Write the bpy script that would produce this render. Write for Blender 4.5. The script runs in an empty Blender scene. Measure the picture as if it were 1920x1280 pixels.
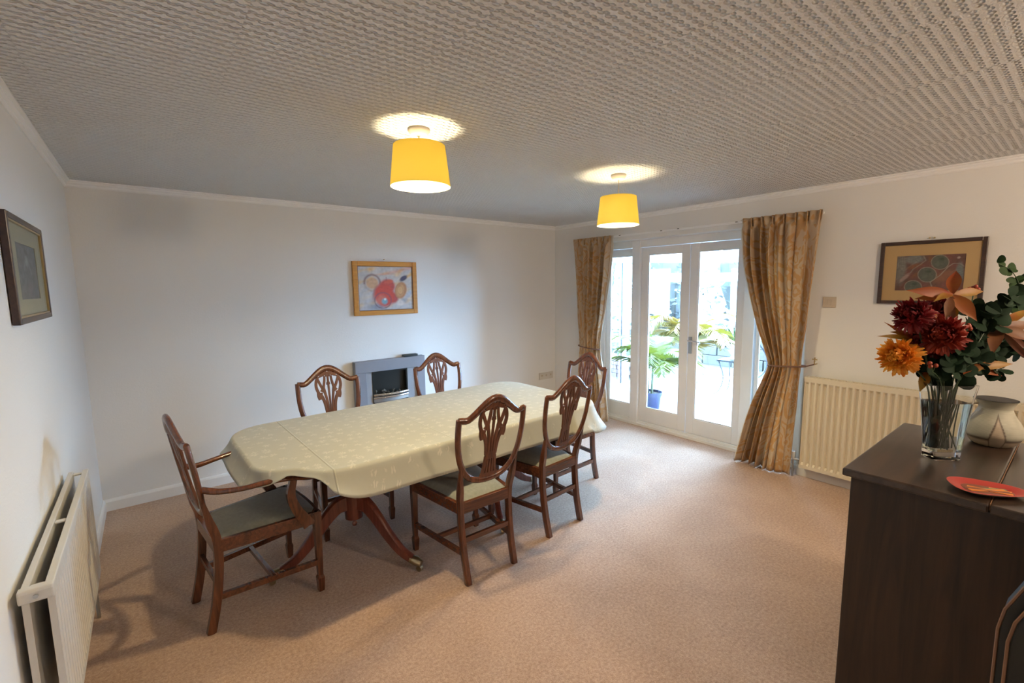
import bpy, bmesh, math, random
from mathutils import Vector, Matrix
PI = math.pi
random.seed(7)
sc = bpy.context.scene
COL = sc.collection
D2R = math.radians

# ------------------------------------------------------------------ camera
W = 4.558          # x of the wall with the doors
H = 2.35           # ceiling height
XD = W + 0.159     # plane of the door joinery
YB = -6.30         # wall behind the photographer
cam_d = bpy.data.cameras.new('camera'); cam = bpy.data.objects.new('camera', cam_d); COL.objects.link(cam)
sc.camera = cam
yaw, pitch, roll = 0.670044915, -0.119293173, -0.0120304455
fv = Vector((math.sin(yaw)*math.cos(pitch), math.cos(yaw)*math.cos(pitch), math.sin(pitch)))
rv = Vector((math.cos(yaw), -math.sin(yaw), 0)); uv = rv.cross(fv)
c_, s_ = math.cos(roll), math.sin(roll)
rr = rv*c_ + uv*s_; uu = -rv*s_ + uv*c_
M = Matrix((rr, uu, -fv)).transposed().to_4x4(); M.translation = Vector((0.36146, -4.38006, 1.60368))
cam.matrix_world = M
cam_d.sensor_width = 36; cam_d.lens = 864.205/1920*36; cam_d.clip_start = 0.05; cam_d.clip_end = 200

# ------------------------------------------------------------------ world and light
wd = bpy.data.worlds.new('world'); sc.world = wd; wd.use_nodes = True
bg = wd.node_tree.nodes['Background']; bg.inputs[0].default_value = (0.37, 0.63, 1.0, 1); bg.inputs[1].default_value = 122.0
sc.view_settings.view_transform = 'Standard'; sc.view_settings.look = 'None'
sc.view_settings.exposure = 0.0; sc.view_settings.gamma = 1; sc.view_settings.use_curve_mapping = False
LAMP_W = 250.0
def portal(loc, size, direction):
    l = bpy.data.lights.new('portal', 'AREA'); l.shape = 'RECTANGLE'; l.size, l.size_y = size
    l.cycles.is_portal = True
    o = bpy.data.objects.new('daylight_portal', l); COL.objects.link(o); o.location = loc
    o.rotation_euler = Vector(direction).to_track_quat('-Z', 'Y').to_euler()
portal((XD+0.06, -1.80, 1.02), (1.98, 2.30), (-1, 0, 0))
sc.cycles.max_bounces = 12; sc.cycles.diffuse_bounces = 6; sc.cycles.transparent_max_bounces = 24
sc.cycles.glossy_bounces = 4; sc.cycles.transmission_bounces = 10
sc.cycles.sample_clamp_indirect = 6.0; sc.cycles.caustics_reflective = False; sc.cycles.caustics_refractive = False
sc.cycles.use_denoising = True

# ------------------------------------------------------------------ materials
MATS = {}
class NT:
    def __init__(s, name):
        s.m = bpy.data.materials.new(name); s.m.use_nodes = True; s.t = s.m.node_tree; s.n = s.t.nodes
        s.bsdf = s.n['Principled BSDF']; s.out = s.n['Material Output']
    def node(s, typ, **kw):
        nd = s.n.new(typ)
        for k, v in kw.items():
            if k == 'inp':
                for a, b in v.items():
                    if hasattr(b, 'is_linked') or hasattr(b, 'links'): s.t.links.new(b, nd.inputs[a])
                    else: nd.inputs[a].default_value = b
            else: setattr(nd, k, b if False else v)
        return nd
    def link(s, a, b): s.t.links.new(a, b)
    def math(s, op, a, b=None, c=None, clamp=False):
        nd = s.n.new('ShaderNodeMath'); nd.operation = op; nd.use_clamp = clamp
        for i, v in enumerate((a, b, c)):
            if v is None: continue
            if isinstance(v, (int, float)): nd.inputs[i].default_value = v
            else: s.t.links.new(v, nd.inputs[i])
        return nd.outputs[0]
    def coord(s, kind='Object', scale=(1, 1, 1), rot=(0, 0, 0)):
        tc = s.n.new('ShaderNodeTexCoord'); mp = s.n.new('ShaderNodeMapping')
        mp.inputs['Scale'].default_value = scale; mp.inputs['Rotation'].default_value = rot
        s.link(tc.outputs[kind], mp.inputs[0]); return mp.outputs[0]
    def noise(s, vec, scale, detail=3, rough=0.55, dist=0.0):
        nd = s.n.new('ShaderNodeTexNoise'); nd.inputs['Scale'].default_value = scale; nd.inputs['Detail'].default_value = detail
        nd.inputs['Roughness'].default_value = rough; nd.inputs['Distortion'].default_value = dist
        s.link(vec, nd.inputs['Vector']); return nd.outputs['Fac']
    def ramp(s, fac, stops):
        nd = s.n.new('ShaderNodeValToRGB'); cr = nd.color_ramp
        while len(cr.elements) < len(stops): cr.elements.new(0.5)
        for e, (p, c) in zip(cr.elements, stops): e.position = p; e.color = (*c, 1)
        s.link(fac, nd.inputs[0]); return nd.outputs[0]
    def mix(s, fac, a, b):
        nd = s.n.new('ShaderNodeMix'); nd.data_type = 'RGBA'
        for sock, v in ((nd.inputs[0], fac), (nd.inputs[6], a), (nd.inputs[7], b)):
            if isinstance(v, tuple): sock.default_value = (*v, 1)
            elif isinstance(v, (int, float)): sock.default_value = v
            else: s.link(v, sock)
        return nd.outputs[2]
    def bump(s, h, strength=0.5, dist=0.002):
        nd = s.n.new('ShaderNodeBump'); nd.inputs['Strength'].default_value = strength; nd.inputs['Distance'].default_value = dist
        s.link(h, nd.inputs['Height']); s.link(nd.outputs[0], s.bsdf.inputs['Normal'])
    def base(s, v):
        if isinstance(v, tuple): s.bsdf.inputs['Base Color'].default_value = (*v, 1)
        else: s.link(v, s.bsdf.inputs['Base Color'])
    def set(s, rough=0.5, metal=0.0, **kw):
        s.bsdf.inputs['Roughness'].default_value = rough; s.bsdf.inputs['Metallic'].default_value = metal
        for k, v in kw.items(): s.bsdf.inputs[k.replace('_', ' ')].default_value = v
    def translucent(s, color, fac):
        tr = s.n.new('ShaderNodeBsdfTranslucent'); mx = s.n.new('ShaderNodeMixShader'); mx.inputs[0].default_value = fac
        if isinstance(color, tuple): tr.inputs[0].default_value = (*color, 1)
        else: s.link(color, tr.inputs[0])
        s.link(s.bsdf.outputs[0], mx.inputs[1]); s.link(tr.outputs[0], mx.inputs[2]); s.link(mx.outputs[0], s.out.inputs[0])
def plain(name, col, rough=0.5, metal=0.0, bump=None, vary=0.08, vscale=6.0, **kw):
    m = NT(name); m.set(rough, metal, **kw); co = m.coord()
    n = m.noise(co, vscale, 3)
    lo = tuple(c*(1-vary) for c in col); hi = tuple(min(1, c*(1+vary)) for c in col)
    m.base(m.ramp(n, [(0.3, lo), (0.7, hi)]))
    if bump: m.bump(m.noise(co, bump[0], 4), bump[1], bump[2])
    MATS[name] = m.m; return m.m
def wood(name, dark, light, axis='Z', scale=1.0, rough=0.28, coat=0.3):
    m = NT(name); m.set(rough); m.bsdf.inputs['Coat Weight'].default_value = coat; m.bsdf.inputs['Coat Roughness'].default_value = 0.15
    sc3 = {'X': (1.5, 22, 22), 'Y': (22, 1.5, 22), 'Z': (22, 22, 1.5)}[axis]
    co = m.coord(scale=tuple(v*scale for v in sc3)); n1 = m.noise(co, 2.2, 5, 0.6, 1.2)
    n2 = m.noise(m.coord(), 3.0*scale, 3)
    f = m.math('ADD', m.math('MULTIPLY', n1, 0.75), m.math('MULTIPLY', n2, 0.25))
    m.base(m.ramp(f, [(0.33, dark), (0.68, light)])); m.bump(n1, 0.15, 0.0006)
    MATS[name] = m.m; return m.m
# painted wallpaper on the walls
def wallpaper(name, col, bs=0.35):
    m = NT(name); m.set(0.72); co = m.coord()
    n = m.noise(co, 70, 4, 0.6, 0.8); n2 = m.noise(co, 1.3, 2)
    m.base(m.ramp(n2, [(0.3, tuple(c*0.97 for c in col)), (0.7, col)])); m.bump(n, bs, 0.0025)
    MATS[name] = m.m; return m.m
wallpaper('wall_paper', (0.78, 0.77, 0.75))
# embossed basket weave ceiling paper
m = NT('ceiling_paper'); m.set(0.7)
tc = m.coord(); sep = m.node('ShaderNodeSeparateXYZ', inp={0: tc})
X_, Y_ = sep.outputs[0], sep.outputs[1]
strip = m.math('FLOOR', m.math('DIVIDE', m.math('SUBTRACT', X_, 2.765-0.53*5), 0.53))
Yo = m.math('ADD', Y_, m.math('MULTIPLY', strip, 0.0117))
def weave(ox, oy, rx, ry):
    v = m.math('DIVIDE', m.math('ADD', Yo, 5.0+oy), 0.0335); row = m.math('FLOOR', v)
    u = m.math('DIVIDE', m.math('ADD', m.math('ADD', X_, 5.0+ox), m.math('MULTIPLY', row, -0.0158)), 0.0315)
    fu = m.math('SUBTRACT', m.math('FRACT', u), 0.5); fv_ = m.math('SUBTRACT', m.math('FRACT', v), 0.5)
    a = m.math('POWER', m.math('DIVIDE', m.math('ABSOLUTE', fu), rx), 2.0); b = m.math('POWER', m.math('DIVIDE', m.math('ABSOLUTE', fv_), ry), 2.0)
    return m.math('SUBTRACT', 1.0, m.math('ADD', m.math('MULTIPLY', a, .8), b), clamp=True)
d1 = weave(0, 0, 0.36, 0.24); d2 = weave(-0.0145, 0.0085, 0.32, 0.21)
hgt = m.math('SUBTRACT', 1.0, m.math('MAXIMUM', d1, d2))
fx = m.math('FRACT', m.math('DIVIDE', m.math('SUBTRACT', X_, 2.765-0.53*5), 0.53))
seam = m.math('LESS_THAN', m.math('ABSOLUTE', m.math('SUBTRACT', fx, 0.0)), 0.004)
fine = m.noise(tc, 160, 3)
hh = m.math('ADD', m.math('SUBTRACT', hgt, m.math('MULTIPLY', seam, 0.6)), m.math('MULTIPLY', fine, 0.25))
m.base((0.82, 0.83, 0.84)); m.bump(hh, 1.0, 0.0155); MATS['ceiling_paper'] = m.m
# cut pile carpet
m = NT('carpet'); m.set(0.95); m.bsdf.inputs['Sheen Weight'].default_value = 0.3
co = m.coord(); n1 = m.noise(co, 190, 3, 0.7); n2 = m.noise(co, 2.2, 4, 0.6, 0.6); n3 = m.noise(co, 72, 3)
f = m.math('ADD', m.math('MULTIPLY', n1, 0.40), m.math('ADD', m.math('MULTIPLY', n3, 0.40), m.math('MULTIPLY', n2, 0.2)))
m.base(m.ramp(f, [(0.36, (0.29, 0.165, 0.10)), (0.5, (0.46, 0.29, 0.19)), (0.64, (0.62, 0.425, 0.30))]))
m.bump(m.math('ADD', n1, m.math('MULTIPLY', n3, 0.5)), 0.9, 0.006); MATS['carpet'] = m.m
plain('gloss_white', (0.78, 0.775, 0.765), 0.32, vary=0.02)
plain('trim_white', (0.86, 0.86, 0.86), 0.4, vary=0.02)
plain('upvc_white', (0.86, 0.87, 0.88), 0.35, vary=0.01)
wood('mahogany', (0.045, 0.013, 0.006), (0.165, 0.052, 0.021), 'Z', 1.0, 0.26, 0.5)
wood('mahogany_rail', (0.045, 0.013, 0.006), (0.165, 0.052, 0.021), 'X', 1.0, 0.26, 0.5)
wood('mahogany_splat', (0.065, 0.020, 0.009), (0.175, 0.060, 0.026), 'Z', 1.0, 0.45, 0.1)
wood('red_mahogany', (0.09, 0.020, 0.012), (0.22, 0.06, 0.035), 'Z', 0.8, 0.3, 0.4)
wood('dark_oak', (0.003, 0.0022, 0.0016), (0.044, 0.021, 0.011), 'Z', 0.45, 0.5, 0.05)
wood('dark_oak_top', (0.016, 0.009, 0.006), (0.058, 0.034, 0.023), 'X', 0.45, 0.28, 0.25)
wood('picture_wood', (0.018, 0.008, 0.006), (0.06, 0.026, 0.016), 'Y', 1.0, 0.35, 0.2)
wood('gold_wood', (0.42, 0.155, 0.015), (0.62, 0.27, 0.035), 'X', 1.0, 0.38, 0.2)
plain('seat_fabric', (0.22, 0.225, 0.185), 0.85, vary=0.12, vscale=60, bump=(420, 0.3, 0.001), Sheen_Weight=0.4)
plain('dark_metal', (0.08, 0.07, 0.065), 0.4, 0.9)
plain('brass', (0.55, 0.42, 0.22), 0.3, 1.0)
plain('pewter', (0.40, 0.32, 0.20), 0.35, 1.0, bump=(90, 0.4, 0.002))
plain('chrome', (0.75, 0.75, 0.75), 0.12, 1.0)
plain('steel', (0.45, 0.45, 0.44), 0.35, 0.9)
plain('black_plastic', (0.018, 0.020, 0.018), 0.4)
plain('firebox_black', (0.010, 0.011, 0.009), 0.35)
plain('coal', (0.10, 0.095, 0.08), 0.85, bump=(40, 0.6, 0.004))
plain('fire_grey', (0.235, 0.24, 0.275), 0.5, vary=0.03)
plain('fire_grey_panel', (0.31, 0.315, 0.34), 0.45, vary=0.03)
plain('radiator_cream', (0.66, 0.59, 0.45), 0.35, vary=0.02)
plain('radiator_white', (0.62, 0.60, 0.56), 0.35, vary=0.02)
plain('switch_beige', (0.52, 0.44, 0.34), 0.4)
plain('socket_white', (0.62, 0.58, 0.53), 0.4)
plain('cream_mat', (0.36, 0.33, 0.22), 0.8, vary=0.03)
plain('tan_mat', (0.52, 0.35, 0.16), 0.8, vary=0.03)
plain('lamp_plastic', (0.75, 0.68, 0.56), 0.4)
plain('blue_glaze', (0.008, 0.009, 0.034), 0.2)
plain('soil', (0.05, 0.035, 0.02), 0.95, bump=(60, 0.8, 0.01))
plain('palm_green', (0.035, 0.038, 0.006), 0.5, vary=0.3); plain('palm_yellow', (0.035, 0.028, 0.005), 0.5, vary=0.3)
plain('hedge_green', (0.018, 0.016, 0.010), 0.7, vary=0.5, vscale=2.5)
plain('conservatory_tile', (0.74, 0.73, 0.70), 0.45, vary=0.03)
plain('paving_grey', (0.022, 0.016, 0.011), 0.8, vary=0.15); plain('stone_grey', (0.028, 0.021, 0.014), 0.8, vary=0.2)
plain('red_brick', (0.036, 0.011, 0.006), 0.85, vary=0.2)
plain('iron_black', (0.03, 0.03, 0.035), 0.5, 0.5)
plain('urn_white', (0.72, 0.74, 0.75), 0.5)
plain('leather_black', (0.012, 0.013, 0.010), 0.4, bump=(160, 0.3, 0.001)); plain('piping_brown', (0.20, 0.10, 0.05), 0.5)
plain('rope_brown', (0.16, 0.085, 0.06), 0.8, bump=(220, 0.8, 0.002))
plain('eucalyptus', (0.008, 0.021, 0.009), 0.7, Specular_IOR_Level=0.15, vary=0.4, vscale=14)
plain('euc_light', (0.020, 0.044, 0.011), 0.7, Specular_IOR_Level=0.2, vary=0.3, vscale=14)
plain('stem_green', (0.030, 0.055, 0.018), 0.5, vary=0.3, vscale=20); plain('berry_red', (0.28, 0.045, 0.02), 0.35)
plain('jug_inside', (0.02, 0.018, 0.016), 0.5)
def grad_leaf(name, c1, c2, scale=9):
    m = NT(name); m.set(0.5); co = m.coord(); n = m.noise(co, scale, 3, 0.5, 0.5)
    c = m.ramp(n, [(0.38, c1), (0.62, c2)]); m.base(c); m.translucent(c, 0.25); MATS[name] = m.m
grad_leaf('autumn_leaf', (0.26, 0.055, 0.006), (0.30, 0.15, 0.012)); grad_leaf('autumn_red', (0.24, 0.032, 0.005), (0.30, 0.085, 0.008))
grad_leaf('autumn_mauve', (0.12, 0.030, 0.018), (0.20, 0.08, 0.03))
grad_leaf('petal_red', (0.11, 0.004, 0.008), (0.24, 0.012, 0.014), 16); grad_leaf('petal_orange', (0.75, 0.25, 0.02), (0.85, 0.42, 0.05), 16)
grad_leaf('petal_rust', (0.17, 0.008, 0.010), (0.34, 0.045, 0.020), 14)
grad_leaf('palm_leaf_green', (0.055, 0.066, 0.0055), (0.095, 0.098, 0.008), 4); grad_leaf('palm_leaf_yellow', (0.115, 0.092, 0.008), (0.14, 0.075, 0.010), 3)
# tablecloth: sage with pale leaf sprigs
m = NT('cloth_sage'); m.set(0.75); m.bsdf.inputs['Sheen Weight'].default_value = 0.2
co = m.coord()
vo = m.node('ShaderNodeTexVoronoi', inp={'Vector': co, 'Scale': 15.0, 'Randomness': 0.6})
off = m.node('ShaderNodeVectorMath', operation='SUBTRACT', inp={0: co, 1: vo.outputs['Position']})
sp = m.node('ShaderNodeSeparateXYZ', inp={0: off.outputs[0]})
wob = m.noise(co, 16, 2); ang = m.math('ADD', m.math('ARCTAN2', sp.outputs[1], sp.outputs[0]), m.math('MULTIPLY', wob, 5.0))
rad = vo.outputs['Distance']
leafy = m.math('SUBTRACT', m.math('MULTIPLY', m.math('ABSOLUTE', m.math('SINE', m.math('MULTIPLY', ang, 2.5))), 0.40), rad)
mask = m.math('MULTIPLY', m.math('MULTIPLY', leafy, 9.0, clamp=True), m.math('GREATER_THAN', m.noise(co, 26, 2), 0.36))
tw = m.noise(co, 500, 2)
basec = m.mix(m.math('MULTIPLY', tw, 0.3), (0.405, 0.40, 0.33), (0.475, 0.465, 0.385))
m.base(m.mix(m.math('MULTIPLY', mask, 0.42), basec, (0.70, 0.66, 0.56)))
gx = m.node('ShaderNodeSeparateXYZ', inp={0: co}).outputs[0]
crease = m.math('MULTIPLY', m.math('SUBTRACT', 1.0, m.math('MULTIPLY', m.math('ABSOLUTE', m.math('SUBTRACT', gx, 0.985)), 160.0), clamp=True), 1.0)
crease2 = m.math('MULTIPLY', m.math('SUBTRACT', 1.0, m.math('MULTIPLY', m.math('ABSOLUTE', m.math('SUBTRACT', gx, 1.66)), 160.0), clamp=True), 0.4)
m.bump(m.math('ADD', m.math('MULTIPLY', m.noise(co, 5, 3), 0.8), m.math('ADD', crease, crease2)), 0.6, 0.006); MATS['cloth_sage'] = m.m
# damask curtain
def damask(name, c1, c2, c3, trans):
    m = NT(name); m.set(0.6); m.bsdf.inputs['Sheen Weight'].default_value = 0.3
    co = m.coord('UV'); n = m.noise(co, 4.0, 2, 0.4, 2.2)
    band = m.math('ABSOLUTE', m.math('SUBTRACT', m.math('FRACT', m.math('MULTIPLY', n, 4.5)), 0.5))
    f = m.math('MULTIPLY', m.math('SUBTRACT', band, 0.17), 10.0, clamp=True)
    c = m.mix(f, c2, c1); c = m.mix(m.math('MULTIPLY', m.noise(co, 3.0, 3), 0.5), c, c3)
    m.base(c); m.bump(m.math('ADD', f, m.noise(co, 120, 2)), 0.3, 0.001); m.translucent(c, trans); MATS[name] = m.m
damask('curtain_damask', (0.66, 0.52, 0.36), (0.60, 0.34, 0.13), (0.54, 0.34, 0.17), 0.36)
plain('curtain_lining', (0.72, 0.68, 0.60), 0.8)
MATS['curtain_lining'].use_nodes = True
# clear glass pane
def pane_mat(name, tint, gl=0.9):
    m = NT(name); t = m.n.new('ShaderNodeBsdfTransparent'); t.inputs[0].default_value = (*tint, 1)
    g = m.n.new('ShaderNodeBsdfGlossy'); g.inputs['Roughness'].default_value = 0.02
    fr = m.n.new('ShaderNodeFresnel'); fr.inputs[0].default_value = 1.35
    mx = m.n.new('ShaderNodeMixShader'); m.link(m.math('MULTIPLY', fr.outputs[0], gl), mx.inputs[0]); m.link(t.outputs[0], mx.inputs[1]); m.link(g.outputs[0], mx.inputs[2])
    m.link(mx.outputs[0], m.out.inputs[0]); MATS[name] = m.m
pane_mat('pane', (0.97, 0.985, 0.98)); pane_mat('picture_glass', (0.97, 0.97, 0.97), 0.12)
m = NT('crystal'); m.set(0.02); m.bsdf.inputs['Transmission Weight'].default_value = 1.0; m.bsdf.inputs['IOR'].default_value = 1.48; m.base((0.97, 0.985, 0.98)); MATS['crystal'] = m.m
m = NT('water'); m.set(0.0); m.bsdf.inputs['Transmission Weight'].default_value = 1.0; m.bsdf.inputs['IOR'].default_value = 1.33; m.base((0.90, 0.93, 0.86)); MATS['water'] = m.m
m = NT('fire_glass'); m.set(0.08, 0.0); m.base((0.012, 0.014, 0.012)); MATS['fire_glass'] = m.m
# lamp shade fabric, white lined
m = NT('shade_fabric'); m.set(0.8); cc = (0.80, 0.46, 0.06); m.base(cc); m.bump(m.noise(m.coord(scale=(1, 1, 1)), 400, 2), 0.2, 0.001); m.translucent((1.0, 0.80, 0.16), 0.85); MATS['shade_fabric'] = m.m
m = NT('shade_lining'); m.set(0.6); m.base((0.9, 0.88, 0.82)); m.translucent((0.98, 0.96, 0.9), 0.65); MATS['shade_lining'] = m.m
m = NT('bulb_glow'); em = m.n.new('ShaderNodeEmission'); em.inputs[0].default_value = (1.0, 0.74, 0.42, 1); em.inputs[1].default_value = 60; m.link(em.outputs[0], m.out.inputs[0]); MATS['bulb_glow'] = m.m
m = NT('fill_globe_glow'); em = m.n.new('ShaderNodeEmission'); em.inputs[0].default_value = (1.0, 0.74, 0.42, 1); em.inputs[1].default_value = 3; tp_ = m.n.new('ShaderNodeBsdfTransparent'); ad_ = m.n.new('ShaderNodeAddShader'); m.link(em.outputs[0], ad_.inputs[0]); m.link(tp_.outputs[0], ad_.inputs[1]); m.link(ad_.outputs[0], m.out.inputs[0]); MATS['fill_globe_glow'] = m.m
# vertex coloured flat print
m = NT('print_paint'); m.set(0.7); at = m.node('ShaderNodeAttribute', attribute_name='paint'); m.base(m.mix(m.math('MULTIPLY', m.noise(m.coord(), 300, 2), 0.12), at.outputs['Color'], (0.5, 0.45, 0.4))); MATS['print_paint'] = m.m
# stoneware jug with a brown outline pattern
m = NT('stoneware'); m.set(0.55); at = m.node('ShaderNodeAttribute', attribute_name='paint'); co = m.coord(scale=(1, 1, 1))
zz = m.node('ShaderNodeSeparateXYZ', inp={0: co}).outputs[2]
m.base(at.outputs['Color']); m.bump(m.math('SINE', m.math('MULTIPLY', zz, 1400.0)), 0.15, 0.0015); MATS['stoneware'] = m.m

# ------------------------------------------------------------------ mesh helpers
class MB:
    def __init__(s): s.v = []; s.f = []; s.mi = []; s.uv = None
    def add(s, vs, fs, mi=0):
        b = len(s.v); s.v += [tuple(v) for v in vs]; s.f += [tuple(b+i for i in f) for f in fs]; s.mi += [mi]*len(fs); return s
    def box(s, x0, x1, y0, y1, z0, z1, mi=0):
        vs = [(x, y, z) for x in (x0, x1) for y in (y0, y1) for z in (z0, z1)]
        return s.add(vs, [(0, 1, 3, 2), (4, 6, 7, 5), (0, 4, 5, 1), (2, 3, 7, 6), (0, 2, 6, 4), (1, 5, 7, 3)], mi)
    def sweep(s, path, wid, dep=None, nrm=None, seg=8, square=False, mi=0, cap=True):
        """tube along path; wid(t)/dep(t) half sizes; nrm fixes the depth axis"""
        P = [Vector(p) for p in path]; n = len(P); rings = []
        gw = wid if callable(wid) else (lambda t: wid); gd = (dep if callable(dep) else (lambda t: dep)) if dep is not None else gw
        up = Vector(nrm).normalized() if nrm else None; prev = None
        for i, p in enumerate(P):
            t = (P[min(i+1, n-1)]-P[max(i-1, 0)]).normalized()
            if up is not None: a = t.cross(up)
            else:
                if prev is None: prev = Vector((0, 0, 1)) if abs(t.z) < 0.9 else Vector((1, 0, 0))
                a = t.cross(prev)
            if a.length < 1e-5: a = t.cross(Vector((1, 0.1, 0.2)))
            a.normalize(); b = a.cross(t).normalized()
            if up is None: prev = b
            tt = i/(n-1) if n > 1 else 0; w_, d_ = gw(tt), gd(tt)
            if square:
                cs = ((1, 0.55), (0.8, 1), (-0.8, 1), (-1, 0.55), (-1, -0.55), (-0.8, -1), (0.8, -1), (1, -0.55)) if square == 'soft' else ((1, 1), (-1, 1), (-1, -1), (1, -1))
            else: cs = [(math.cos(2*PI*k/seg), math.sin(2*PI*k/seg)) for k in range(seg)]
            rings.append([p+a*(c*w_)+b*(q*d_) for c, q in cs])
        m = len(rings[0]); vs = [v for r in rings for v in r]
        fs = [(i*m+k, i*m+(k+1) % m, (i+1)*m+(k+1) % m, (i+1)*m+k) for i in range(n-1) for k in range(m)]
        if cap: fs += [tuple(range(m))[::-1], tuple((n-1)*m+k for k in range(m))]
        return s.add(vs, fs, mi)
    def lathe(s, prof, c=(0, 0, 0), seg=24, mi=0):
        vs = [(c[0]+r*math.cos(2*PI*k/seg), c[1]+r*math.sin(2*PI*k/seg), c[2]+z) for r, z in prof for k in range(seg)]
        n = len(prof); fs = [(i*seg+k, i*seg+(k+1) % seg, (i+1)*seg+(k+1) % seg, (i+1)*seg+k) for i in range(n-1) for k in range(seg)]
        if prof[0][0] > 1e-6: fs.append(tuple(range(seg))[::-1])
        if prof[-1][0] > 1e-6: fs.append(tuple((n-1)*seg+k for k in range(seg)))
        return s.add(vs, fs, mi)
    def ring(s, prof, c=(0, 0, 0), seg=32, mi=0):   # closed profile revolved, no caps
        vs = [(c[0]+r*math.cos(2*PI*k/seg), c[1]+r*math.sin(2*PI*k/seg), c[2]+z) for r, z in prof for k in range(seg)]
        n = len(prof); fs = [(i*seg+k, i*seg+(k+1) % seg, ((i+1) % n)*seg+(k+1) % seg, ((i+1) % n)*seg+k) for i in range(n) for k in range(seg)]
        return s.add(vs, fs, mi)
    def prism(s, poly, axis, a0, a1, mi=0):
        """polygon in the plane normal to axis, extruded a0..a1"""
        def mk(p, a): return {'x': (a, p[0], p[1]), 'y': (p[0], a, p[1]), 'z': (p[0], p[1], a)}[axis]
        n = len(poly); vs = [mk(p, a0) for p in poly]+[mk(p, a1) for p in poly]
        return s.add(vs, [tuple(range(n))[::-1], tuple(range(n, 2*n))]+[(i, (i+1) % n, n+(i+1) % n, n+i) for i in range(n)], mi)
    def grid(s, fn, nu, nv, mi=0, closed_u=False):
        vs = [fn(i/(nu-1) if not closed_u else i/nu, j/(nv-1)) for j in range(nv) for i in range(nu)]
        fs = []
        for j in range(nv-1):
            for i in range(nu if closed_u else nu-1):
                i2 = (i+1) % nu; fs.append((j*nu+i, j*nu+i2, (j+1)*nu+i2, (j+1)*nu+i))
        return s.add(vs, fs, mi)
    def build(s, name, mats, parent=None, loc=(0, 0, 0), smooth=False, bevel=0, solid=0, sub=0, angle=40):
        me = bpy.data.meshes.new(name); me.from_pydata(s.v, [], s.f)
        for q in ([mats] if isinstance(mats, str) else mats): me.materials.append(MATS[q])
        if any(s.mi): me.polygons.foreach_set('material_index', s.mi)
        bm = bmesh.new(); bm.from_mesh(me); bmesh.ops.recalc_face_normals(bm, faces=bm.faces); bm.to_mesh(me); bm.free()
        if s.uv:
            ul = me.uv_layers.new(name='UVMap')
            for l in me.loops: ul.data[l.index].uv = s.uv[l.vertex_index]
        o = bpy.data.objects.new(name, me); COL.objects.link(o); o.location = loc
        if parent: o.parent = parent
        if smooth:
            me.polygons.foreach_set('use_smooth', [True]*len(me.polygons))
            if angle and angle < 180: me.set_sharp_from_angle(angle=D2R(angle))
        if solid:
            md = o.modifiers.new('solid', 'SOLIDIFY'); md.thickness = solid; md.offset = 0
        if bevel:
            md = o.modifiers.new('bevel', 'BEVEL'); md.width = bevel; md.segments = 2; md.limit_method = 'ANGLE'; md.angle_limit = D2R(35)
        if sub:
            md = o.modifiers.new('sub', 'SUBSURF'); md.levels = md.render_levels = sub
        return o
def box(name, mat, b, parent=None, bevel=0): return MB().box(*b).build(name, mat, parent, bevel=bevel)
def thing(name, label, cat, loc=(0, 0, 0), rz=0, group=None):
    o = bpy.data.objects.new(name, None); COL.objects.link(o); o.location = loc; o.rotation_euler = (0, 0, rz)
    o.empty_display_size = 0.1; return tag(o, label, cat, group)
def tag(o, label, cat, group=None):
    o['label'] = label; o['category'] = cat
    if group: o['group'] = group
    return o
def struct(o, label=None):
    o['kind'] = 'structure'
    if label: o['label'] = label
    return o
def copy_tree(o, parent=None):
    c = o.copy(); COL.objects.link(c); c.parent = parent
    for ch in list(KIDS.get(o.name, [])): copy_tree(ch, c)
    return c
KIDS = {}
def index_kids():
    KIDS.clear()
    for o in COL.objects:
        if o.parent: KIDS.setdefault(o.parent.name, []).append(o)
def bez(pts, n=16):
    """Catmull-Rom through points"""
    P = [Vector(p) for p in pts]; P = [P[0]*2-P[1]]+P+[P[-1]*2-P[-2]]; out = []
    k = len(P)-3
    for i in range(k):
        a, b, c, d = P[i:i+4]
        m_ = max(2, n//k)
        for j in range(m_):
            t = j/m_; out.append(0.5*((2*b)+(c-a)*t+(2*a-5*b+4*c-d)*t*t+(3*b-a-3*c+d)*t**3))
    out.append(P[-2]); return out
def lerp(a, b, t): return a+(b-a)*t
def crom(x, pts):
    n = len(pts)
    if x >= pts[-1][0]: return pts[-1][1]
    for i in range(n-1):
        if x <= pts[i+1][0]:
            (x0, y0), (x1, y1) = pts[i], pts[i+1]; h = x1-x0; t = (x-x0)/h
            m0 = (pts[i+1][1]-pts[i-1][1])/(pts[i+1][0]-pts[i-1][0]) if i > 0 else (y1-y0)/h
            m1 = (pts[i+2][1]-pts[i][1])/(pts[i+2][0]-pts[i][0]) if i < n-2 else (y1-y0)/h
            return (2*t**3-3*t*t+1)*y0+(t**3-2*t*t+t)*h*m0+(-2*t**3+3*t*t)*y1+(t**3-t*t)*h*m1
def interp(x, pts, smooth_=False):
    if x <= pts[0][0]: return pts[0][1]
    if len(pts) > 3 and smooth_:
        return crom(x, pts)
    for (a, b), (c, d) in zip(pts, pts[1:]):
        if x <= c:
            t = (x-a)/(c-a); t = t*t*(3-2*t); return b+(d-b)*t
    return pts[-1][1]

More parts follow.
